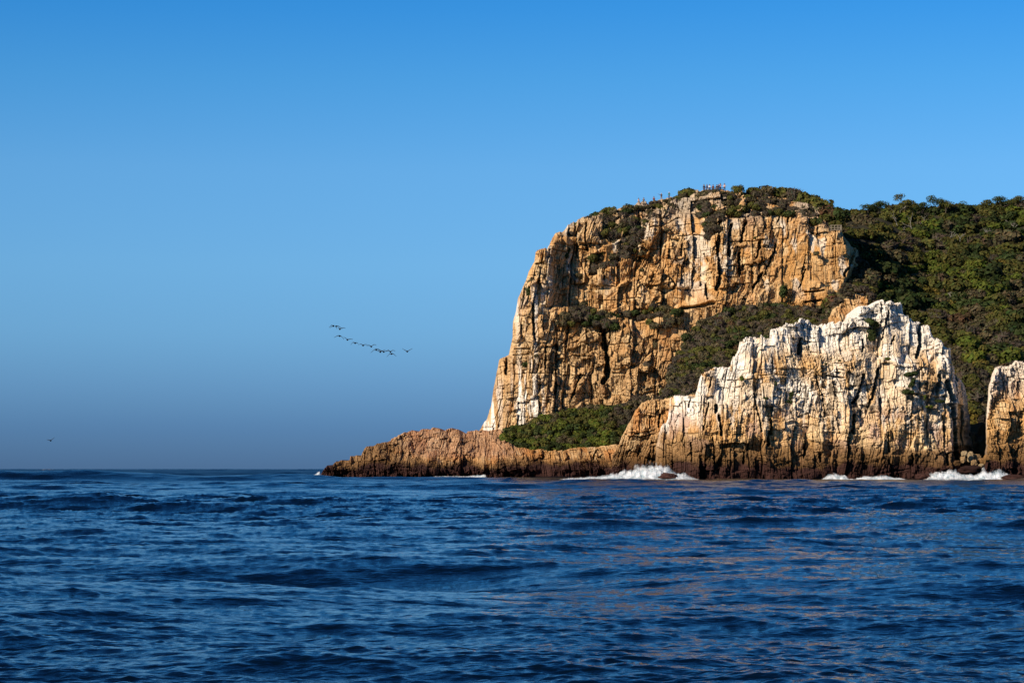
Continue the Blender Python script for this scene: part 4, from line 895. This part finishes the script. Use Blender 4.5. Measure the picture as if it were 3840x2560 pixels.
# ------------------------------------------------------------------ people on the lookout
def skin_mesh(name, mat, verts, edges, radii, parent):
    me = bpy.data.meshes.new(name); me.from_pydata(verts, edges, [])
    o = bpy.data.objects.new(name, me); C.objects.link(o)
    o.modifiers.new('skin', 'SKIN'); ss = o.modifiers.new('sub', 'SUBSURF'); ss.levels = 1; ss.render_levels = 1
    for i, r in enumerate(radii): me.skin_vertices[0].data[i].radius = (r, r * 0.85) if not isinstance(r, tuple) else r
    me.skin_vertices[0].data[0].use_root = True
    dg = bpy.context.evaluated_depsgraph_get()
    new = bpy.data.meshes.new_from_object(o.evaluated_get(dg)); new.name = name
    for p in new.polygons: p.use_smooth = True
    bpy.data.objects.remove(o); bpy.data.meshes.remove(me)
    new.materials.clear(); new.materials.append(mat)
    r = bpy.data.objects.new(name, new); C.objects.link(r); r.parent = parent
    return r
CLOTH = {}
def cloth(col):
    if col not in CLOTH: CLOTH[col] = mat_plain('cloth', col, 0.85, 0.12, 5)
    return CLOTH[col]
SKINM = mat_plain('skin', (0.30, 0.17, 0.115), 0.6, 0.08, 5); HAIRM = mat_plain('dark_hair', (0.03, 0.02, 0.015), 0.6, 0.2, 20)
def person(px, py, label, top, legs, turn=0, arms='down', sit=False, hat=None, k=1.0, on=None):
    D = float(cliff_D(px, py)) + 0.9
    t = empty('person', (PX(px, D), D, PZ(py, D))); t.rotation_euler = (0, 0, R(turn)); t.scale = (k * 1.15, k * 1.15, k); tag(t, label, 'person')
    hz = 0.48 if sit else 0.90
    ko = [(-0.10, -0.42, hz + 0.02), (0.10, -0.42, hz + 0.02)] if sit else [(-0.10, -0.02, 0.48), (0.11, -0.02, 0.48)]
    an = [(-0.10, -0.45, 0.08), (0.10, -0.45, 0.08)] if sit else [(-0.11, 0.02, 0.07), (0.13, 0.02, 0.07)]
    toe = [(-0.12, an[0][1] - 0.17, 0.035), (0.14, an[1][1] - 0.17, 0.035)]
    sh = hz + 0.50
    P = [(0, 0, hz), (0, 0, hz + 0.25), (0, 0, sh - 0.04), (0, -0.01, sh + 0.10), (0, -0.02, sh + 0.22), (0, -0.02, sh + 0.33)]
    E = [(0, 1), (1, 2), (2, 3), (3, 4), (4, 5)]; Rr = [(0.15, 0.11), (0.13, 0.10), (0.17, 0.11), 0.055, (0.085, 0.10), (0.075, 0.09)]
    def add(p, frm, r): P.append(p); E.append((frm, len(P) - 1)); Rr.append(r); return len(P) - 1
    for i in (0, 1):
        s = -1 if i == 0 else 1
        a = add((0.10 * s, 0, hz - 0.06), 0, 0.085); a = add(ko[i], a, 0.06); a = add(an[i], a, 0.042); add(toe[i], a, 0.035)
    AR = {'down': [((0.23, 0.02, sh - 0.30), (0.25, -0.06, sh - 0.55))] * 2, 'camera': [((0.24, -0.10, sh - 0.25), (0.08, -0.25, sh + 0.14))] * 2,
          'point': [((0.42, -0.08, sh + 0.02), (0.66, -0.14, sh + 0.16)), ((0.24, -0.1, sh - 0.25), (0.08, -0.25, sh + 0.10))], 'rest': [((0.24, -0.08, sh - 0.26), (0.12, -0.30, sh - 0.34))] * 2}[arms]
    arm_i = []
    for i in (0, 1):
        s = -1 if i == 0 else 1; (ex, ey, ez), (wx, wy, wz) = AR[i]
        a = add((0.18 * s, 0, sh - 0.03), 2, 0.06); b = add((ex * s, ey, ez), a, 0.042); w = add((wx * s, wy, wz), b, 0.03)
        d = np.array((wx * s - ex * s, wy - ey, wz - ez)); d /= np.linalg.norm(d); h = np.array((wx * s, wy, wz)) + d * 0.08
        hh_ = add(tuple(h), w, 0.034)
        for q in range(4): add(tuple(h + d * (0.08 - 0.008 * abs(q - 1.4)) + np.array((0.018 * (q - 1.5), 0, 0.004 * q))), hh_, 0.009)
        add(tuple(h + d * 0.03 + np.array((-0.04 * s, -0.01, 0))), hh_, 0.010)
        arm_i.append((a, b, w))
    add((0, -0.125, sh + 0.24), 4, 0.018)    # nose
    add((0.085, -0.01, sh + 0.25), 4, 0.018); add((-0.085, -0.01, sh + 0.25), 4, 0.018)   # ears
    skin_mesh('body', SKINM, P, E, Rr, t)
    # clothes follow the body
    tp = [(0, 0, hz + 0.02), (0, 0, hz + 0.25), (0, 0, sh - 0.04), (0, 0, sh + 0.05)]; te = [(0, 1), (1, 2), (2, 3)]; tr = [(0.175, 0.135), (0.155, 0.125), (0.19, 0.13), 0.075]
    for a, b, w in arm_i:
        tp += [P[a], P[b], tuple(np.array(P[b]) * 0.15 + np.array(P[w]) * 0.85)]; n_ = len(tp); te += [(2, n_ - 3), (n_ - 3, n_ - 2), (n_ - 2, n_ - 1)]; tr += [0.075, 0.056, 0.045]
    skin_mesh('shirt', cloth(top), tp, te, tr, t)
    lp = [(0, 0, hz + 0.05)]; le = []; lr = [(0.165, 0.13)]
    for i in (0, 1):
        s = -1 if i == 0 else 1
        lp += [(0.10 * s, 0, hz - 0.06), ko[i], an[i]]; n_ = len(lp); le += [(0, n_ - 3), (n_ - 3, n_ - 2), (n_ - 2, n_ - 1)]; lr += [0.102, 0.076, 0.058]
    skin_mesh('trousers', cloth(legs), lp, le, lr, t)
    # hair or hat: a cap over the skull
    bm = []; ns = 10
    v, f = tube([(0, 0.02, sh + 0.20), (0, 0.02, sh + 0.27), (0, 0.015, sh + 0.34), (0, 0.01, sh + 0.395), (0, 0.01, sh + 0.415)], [0.09, 0.115, 0.112, 0.075, 0.01], ns)
    v[:, 1] += 0.015
    if hat:
        b, g = tube([(0, -0.02, sh + 0.30), (0, -0.02, sh + 0.32)], [0.19, 0.12], ns); v, f = join([(v, f), (b, g)])
    mesh_np('hat' if hat else 'hair', v, f, cloth(hat) if hat else HAIRM, smooth=True, parent=t)
    return t
NAVY, BLACK, WHITEC, MAR, PINKC, TEAL, RED, DENIM, KHAKI = (0.012, 0.018, 0.045), (0.012, 0.012, 0.014), (0.75, 0.74, 0.72), (0.10, 0.02, 0.025), (0.62, 0.36, 0.32), (0.02, 0.27, 0.26), (0.22, 0.045, 0.04), (0.03, 0.06, 0.16), (0.25, 0.2, 0.13)
person(2395, 764, 'person in pale top sitting leftmost on the cliff edge rocks', (0.55, 0.42, 0.42), KHAKI, 20, 'rest', True)
person(2414, 762, 'person in grey sitting on the rocks right of the pale one', (0.12, 0.11, 0.12), KHAKI, -15, 'rest', True)
person(2452, 758, 'person in dark red top sitting in the brow bushes', RED, BLACK, 10, 'rest', True)
person(2480, 752, 'person in dark jacket stretching one arm out to the left', (0.05, 0.035, 0.03), KHAKI, 0, 'point', False, WHITEC)
person(2509, 748, 'person in teal top and white hat holding both hands up', TEAL, DENIM, 0, 'camera', False, WHITEC)
person(2640, 719, 'person dressed in navy at the left end of the crowded lookout', NAVY, NAVY, 15, 'down')
person(2651, 719, 'person in blue denim second from the left on the crowded lookout', DENIM, DENIM, -10, 'rest')
person(2661, 719, 'person in white shirt on the crowded lookout', WHITEC, BLACK, 5, 'rest')
person(2674, 720, 'person in maroon top in the middle of the crowded lookout', MAR, BLACK, 0, 'rest')
person(2688, 720, 'person in black jacket left of the pink clad one', BLACK, BLACK, -20, 'down')
person(2694, 719, 'person in dark blue jacket half hidden behind the pink clad one', NAVY, BLACK, 30, 'rest')
person(2701, 716, 'person in pale pink top on the crowded lookout', PINKC, BLACK, 0, 'camera', k=1.04)
person(2717, 719, 'person in red and white standing alone at the right of the lookout', (0.55, 0.40, 0.38), DENIM, -10, 'rest', k=1.12)

# ------------------------------------------------------------------ built things on the cliff
def box(x0, x1, y0, y1, z0, z1):
    v = np.array([(x, y, z) for z in (z0, z1) for y in (y0, y1) for x in (x0, x1)], float)
    return v, np.array([(0, 2, 3, 1), (4, 5, 7, 6), (0, 1, 5, 4), (2, 6, 7, 3), (0, 4, 6, 2), (1, 3, 7, 5)])
D0 = float(cliff_D(2675, 712)) + 0.2
fe = empty('lookout_railing', (PX(2678, D0), D0, PZ(717, D0))); tag(fe, 'dark red railing with two small white signs in front of the crowd', 'railing')
RAIL = mat_plain('dark_red_rail', (0.075, 0.022, 0.02), 0.6, 0.15, 6); SIGN = mat_plain('white_sign', (0.8, 0.8, 0.78), 0.5, 0.03, 3)
for x in np.linspace(-2.4, 2.4, 6):
    v, f = box(x - 0.05, x + 0.05, -0.05, 0.05, -0.4, 0.85); mesh_np('post', v, f, RAIL, parent=fe)
for z in (0.35, 0.75):
    v, f = box(-2.5, 2.5, -0.09, -0.052, z - 0.06, z + 0.06); mesh_np('rail', v, f, RAIL, parent=fe)
for px in (2654, 2703.5):
    x = PX(px, D0) - PX(2678, D0); v, f = box(x - 0.14, x + 0.14, -0.13, -0.095, 0.25, 0.53); mesh_np('sign_panel', v, f, SIGN, parent=fe)
D1 = float(cliff_D(3120, 858)) + 0.8
pl = empty('lookout_platform', (PX(3134, D1), D1, PZ(862, D1))); tag(pl, 'small weathered wooden viewing platform at the right end of the cliff top', 'platform')
v, f = box(-1.25, 1.25, -0.9, 1.2, -0.12, 0.0); mesh_np('deck', v, f, WOODM, parent=pl)
for x in (-1.2, -0.4, 0.4, 1.2):
    v, f = box(x - 0.055, x + 0.055, -0.95, -0.84, -0.121, 1.05); mesh_np('post', v, f, WOODM, parent=pl)
for x in (-1.2, 1.2):
    v, f = box(x - 0.055, x + 0.055, 1.05, 1.16, 0.002, 1.05); mesh_np('post', v, f, WOODM, parent=pl)
    v, f = box(x - 0.07, x + 0.07, -0.6, -0.45, -2.6, -0.122); mesh_np('support', v, f, WOODM, parent=pl)
for z in (0.42, 0.98):
    v, f = box(-1.3, 1.3, -1.0, -0.953, z - 0.05, z + 0.05); mesh_np('rail', v, f, WOODM, parent=pl)
    for x in (-1.28, 1.28):
        v, f = box(x - 0.022, x + 0.022, -0.94, 1.2, z - 0.05, z + 0.05); mesh_np('rail', v, f, WOODM, parent=pl)

# ------------------------------------------------------------------ boulders and surf
import bmesh
def boulder(px, py, D, sx0, sz0, col, label, seed, group=None, i_dark=False):
    bm = bmesh.new(); bmesh.ops.create_icosphere(bm, subdivisions=4, radius=1.0)
    v = np.array([q.co for q in bm.verts]); f = np.array([[q.index for q in fc.verts] for fc in bm.faces]); bm.free()
    v = np.sign(v) * np.abs(v) ** 0.7
    n = fbm(v[:, 0] * 1.6 + v[:, 1] * 1.1 + seed, v[:, 2] * 1.7 + v[:, 1] * 0.7, seed, 4); n2 = vor(v[:, 0] * 1.3 + v[:, 1] + 9, v[:, 2] * 1.4 - v[:, 1] * 0.5, seed + 3)[0]
    v = v * (0.55 + 0.75 * n + 0.30 * n2)[:, None]
    k = D / FPX; v = v * np.array((sx0 * k, sx0 * k * 0.9, sz0 * k))
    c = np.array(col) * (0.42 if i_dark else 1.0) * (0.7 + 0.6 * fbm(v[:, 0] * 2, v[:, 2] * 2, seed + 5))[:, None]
    o = obj('boulder', mesh_np('boulder', v, f, ROCK, c, link=False), None, (PX(px, D), D, PZ(py, D))); tag(o, label, 'boulder', group)
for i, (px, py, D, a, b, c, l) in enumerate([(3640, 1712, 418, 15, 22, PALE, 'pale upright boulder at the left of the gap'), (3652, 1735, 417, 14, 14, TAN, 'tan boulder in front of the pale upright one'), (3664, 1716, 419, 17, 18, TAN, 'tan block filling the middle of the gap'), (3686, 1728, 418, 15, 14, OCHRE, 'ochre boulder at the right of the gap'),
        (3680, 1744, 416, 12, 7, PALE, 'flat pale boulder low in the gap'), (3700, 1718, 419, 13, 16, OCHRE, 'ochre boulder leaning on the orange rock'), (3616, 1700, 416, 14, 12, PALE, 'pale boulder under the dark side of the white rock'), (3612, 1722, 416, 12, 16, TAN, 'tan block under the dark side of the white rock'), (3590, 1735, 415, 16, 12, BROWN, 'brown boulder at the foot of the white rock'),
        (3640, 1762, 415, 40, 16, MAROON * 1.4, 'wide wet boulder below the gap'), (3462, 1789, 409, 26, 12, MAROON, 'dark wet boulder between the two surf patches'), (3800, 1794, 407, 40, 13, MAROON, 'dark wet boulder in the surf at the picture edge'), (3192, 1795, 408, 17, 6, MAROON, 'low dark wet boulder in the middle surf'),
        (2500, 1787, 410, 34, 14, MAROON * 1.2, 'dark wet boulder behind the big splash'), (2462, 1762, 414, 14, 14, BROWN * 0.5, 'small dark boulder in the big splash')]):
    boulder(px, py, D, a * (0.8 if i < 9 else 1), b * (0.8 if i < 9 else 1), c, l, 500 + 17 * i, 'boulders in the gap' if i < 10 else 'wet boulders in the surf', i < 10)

def surf(name, label, prof, D, depth, seed, z0=0.0, drops=160, thick=0.66):
    xs, hs = zip(*prof); rs = np.random.default_rng(seed); parts = []; cols = []; k = D / FPX
    for lay in range(4):        # torn sheets of foam one behind the other
        nx = int((xs[-1] - xs[0]) / 1.2) + 2; ny = 22; s_ = seed + 50 * lay
        px = np.linspace(xs[0], xs[-1], nx); hp = np.interp(px, xs, hs)
        hp = hp * (0.35 + 0.8 * fbm(px / 26.0, px * 0, s_, 4) + 0.35 * lay / 3) + 3.0 * (fbm(px / 4.0, px * 0, s_ + 2, 3) - 0.5)
        hp = np.maximum(hp, 0.2)
        t = np.linspace(0, 1, ny)[:, None]
        sh = np.where(t < 0.65, (t / 0.65) ** 1.1, np.clip(1 - ((t - 0.65) / 0.35), 0, 1) ** 0.7)
        X = np.broadcast_to((px - CX) * k, (ny, nx)).copy(); Y = D - depth * 0.6 + depth * t * 0.8 + lay * depth * 0.16 + 0 * X
        Hh = hp[None, :] * k * sh
        lump = fbm(X / 0.9, Y / 1.1 + Hh, s_ + 4, 4) - 0.5; fine = fbm(X / 0.25, Y / 0.3 + Hh * 2, s_ + 6, 3) - 0.5
        Z = z0 + Hh * (1 + 0.7 * lump) + 0.12 * fine + 0.02
        Y = Y + 0.9 * lump + 0.3 * fine; X = X + 0.4 * (fbm(Y, X, s_ + 7) - 0.5)
        ends = np.clip(np.minimum(px - xs[0], xs[-1] - px) / (0.15 * (xs[-1] - xs[0])), 0, 1)[None, :]
        dens = thick - 0.42 * np.abs(np.clip(t / 0.65, 0, 1)) ** 2 + 0.25 * (1 - np.clip(np.abs(t - 0.35) / 0.3, 0, 1)) - 0.35 * (1 - ends) - 0.35 * np.clip(1 - t / 0.15, 0, 1)
        c = np.zeros(X.shape + (3,)); c[..., 0] = dens
        parts.append((np.stack([X, Y, Z], -1).reshape(-1, 3), grid_faces(ny, nx))); cols.append(c.reshape(-1, 3))
    for q in range(drops):      # spray
        i = rs.choice(nx, p=hp ** 1.6 / (hp ** 1.6).sum()); r = 0.015 + 0.05 * rs.random() ** 2
        ctr = np.array(((px[i] - CX) * k + rs.normal() * 0.4, D + rs.normal() * depth * 0.15, z0 + hp[i] * k * (0.55 + 0.75 * rs.random() ** 1.3)))
        v = np.array([(-1, 0, 0), (0, -1, 0), (1, 0, 0), (0, 1, 0), (0, 0, 1.2), (0, 0, -1.2)], float) * r + ctr
        parts.append((v, np.array([(0, 1, 4, 4), (1, 2, 4, 4), (2, 3, 4, 4), (3, 0, 4, 4), (1, 0, 5, 5), (2, 1, 5, 5), (3, 2, 5, 5), (0, 3, 5, 5)]))); cols.append(np.full((6, 3), 0.9))
    V, F = join(parts)
    o = mesh_np(name, V, F, FOAM, np.concatenate(cols), smooth=True); tag(o, label, 'wave', 'waves breaking on the rocks'); return o
surf('breaking_wave', 'big white wave bursting against the left foot of the white rock', [(2060, 2), (2150, 9), (2200, 14), (2260, 20), (2320, 32), (2370, 44), (2420, 58), (2450, 66), (2480, 58), (2520, 42), (2560, 28), (2600, 14), (2630, 2)], 411, 5.0, 3, drops=900)
surf('breaking_wave', 'white surf along the foot of the white rock right of its middle', [(3076, 1), (3098, 24), (3130, 26), (3165, 19), (3200, 9), (3240, 12), (3290, 20), (3335, 15), (3390, 8), (3405, 1)], 408, 3.0, 5)
surf('breaking_wave', 'long white surf pouring below the gap at the right', [(3446, 2), (3470, 17), (3490, 32), (3535, 34), (3590, 32), (3620, 22), (3660, 24), (3700, 38), (3732, 42), (3765, 36), (3800, 20), (3850, 10), (3890, 2)], 409, 4.0, 7, drops=260)
surf('breaking_wave', 'thin white surf line along the low brown ledge', [(1586, 1), (1625, 10), (1680, 9), (1740, 8), (1800, 11), (1812, 20), (1821, 22), (1828, 2)], 503, 3.0, 9)
surf('breaking_wave', 'small white breaker at the seaward tip of the ledge', [(1120, 2), (1160, 9), (1180, 16), (1196, 24), (1206, 10), (1210, 1)], 508, 4.0, 11)
surf('breaking_wave', 'thin spray on the crest of the far left swell', [(150, 1), (168, 4), (185, 5), (205, 1)], 374, 2.0, 13, z0=1.8, drops=30, thick=0.25)
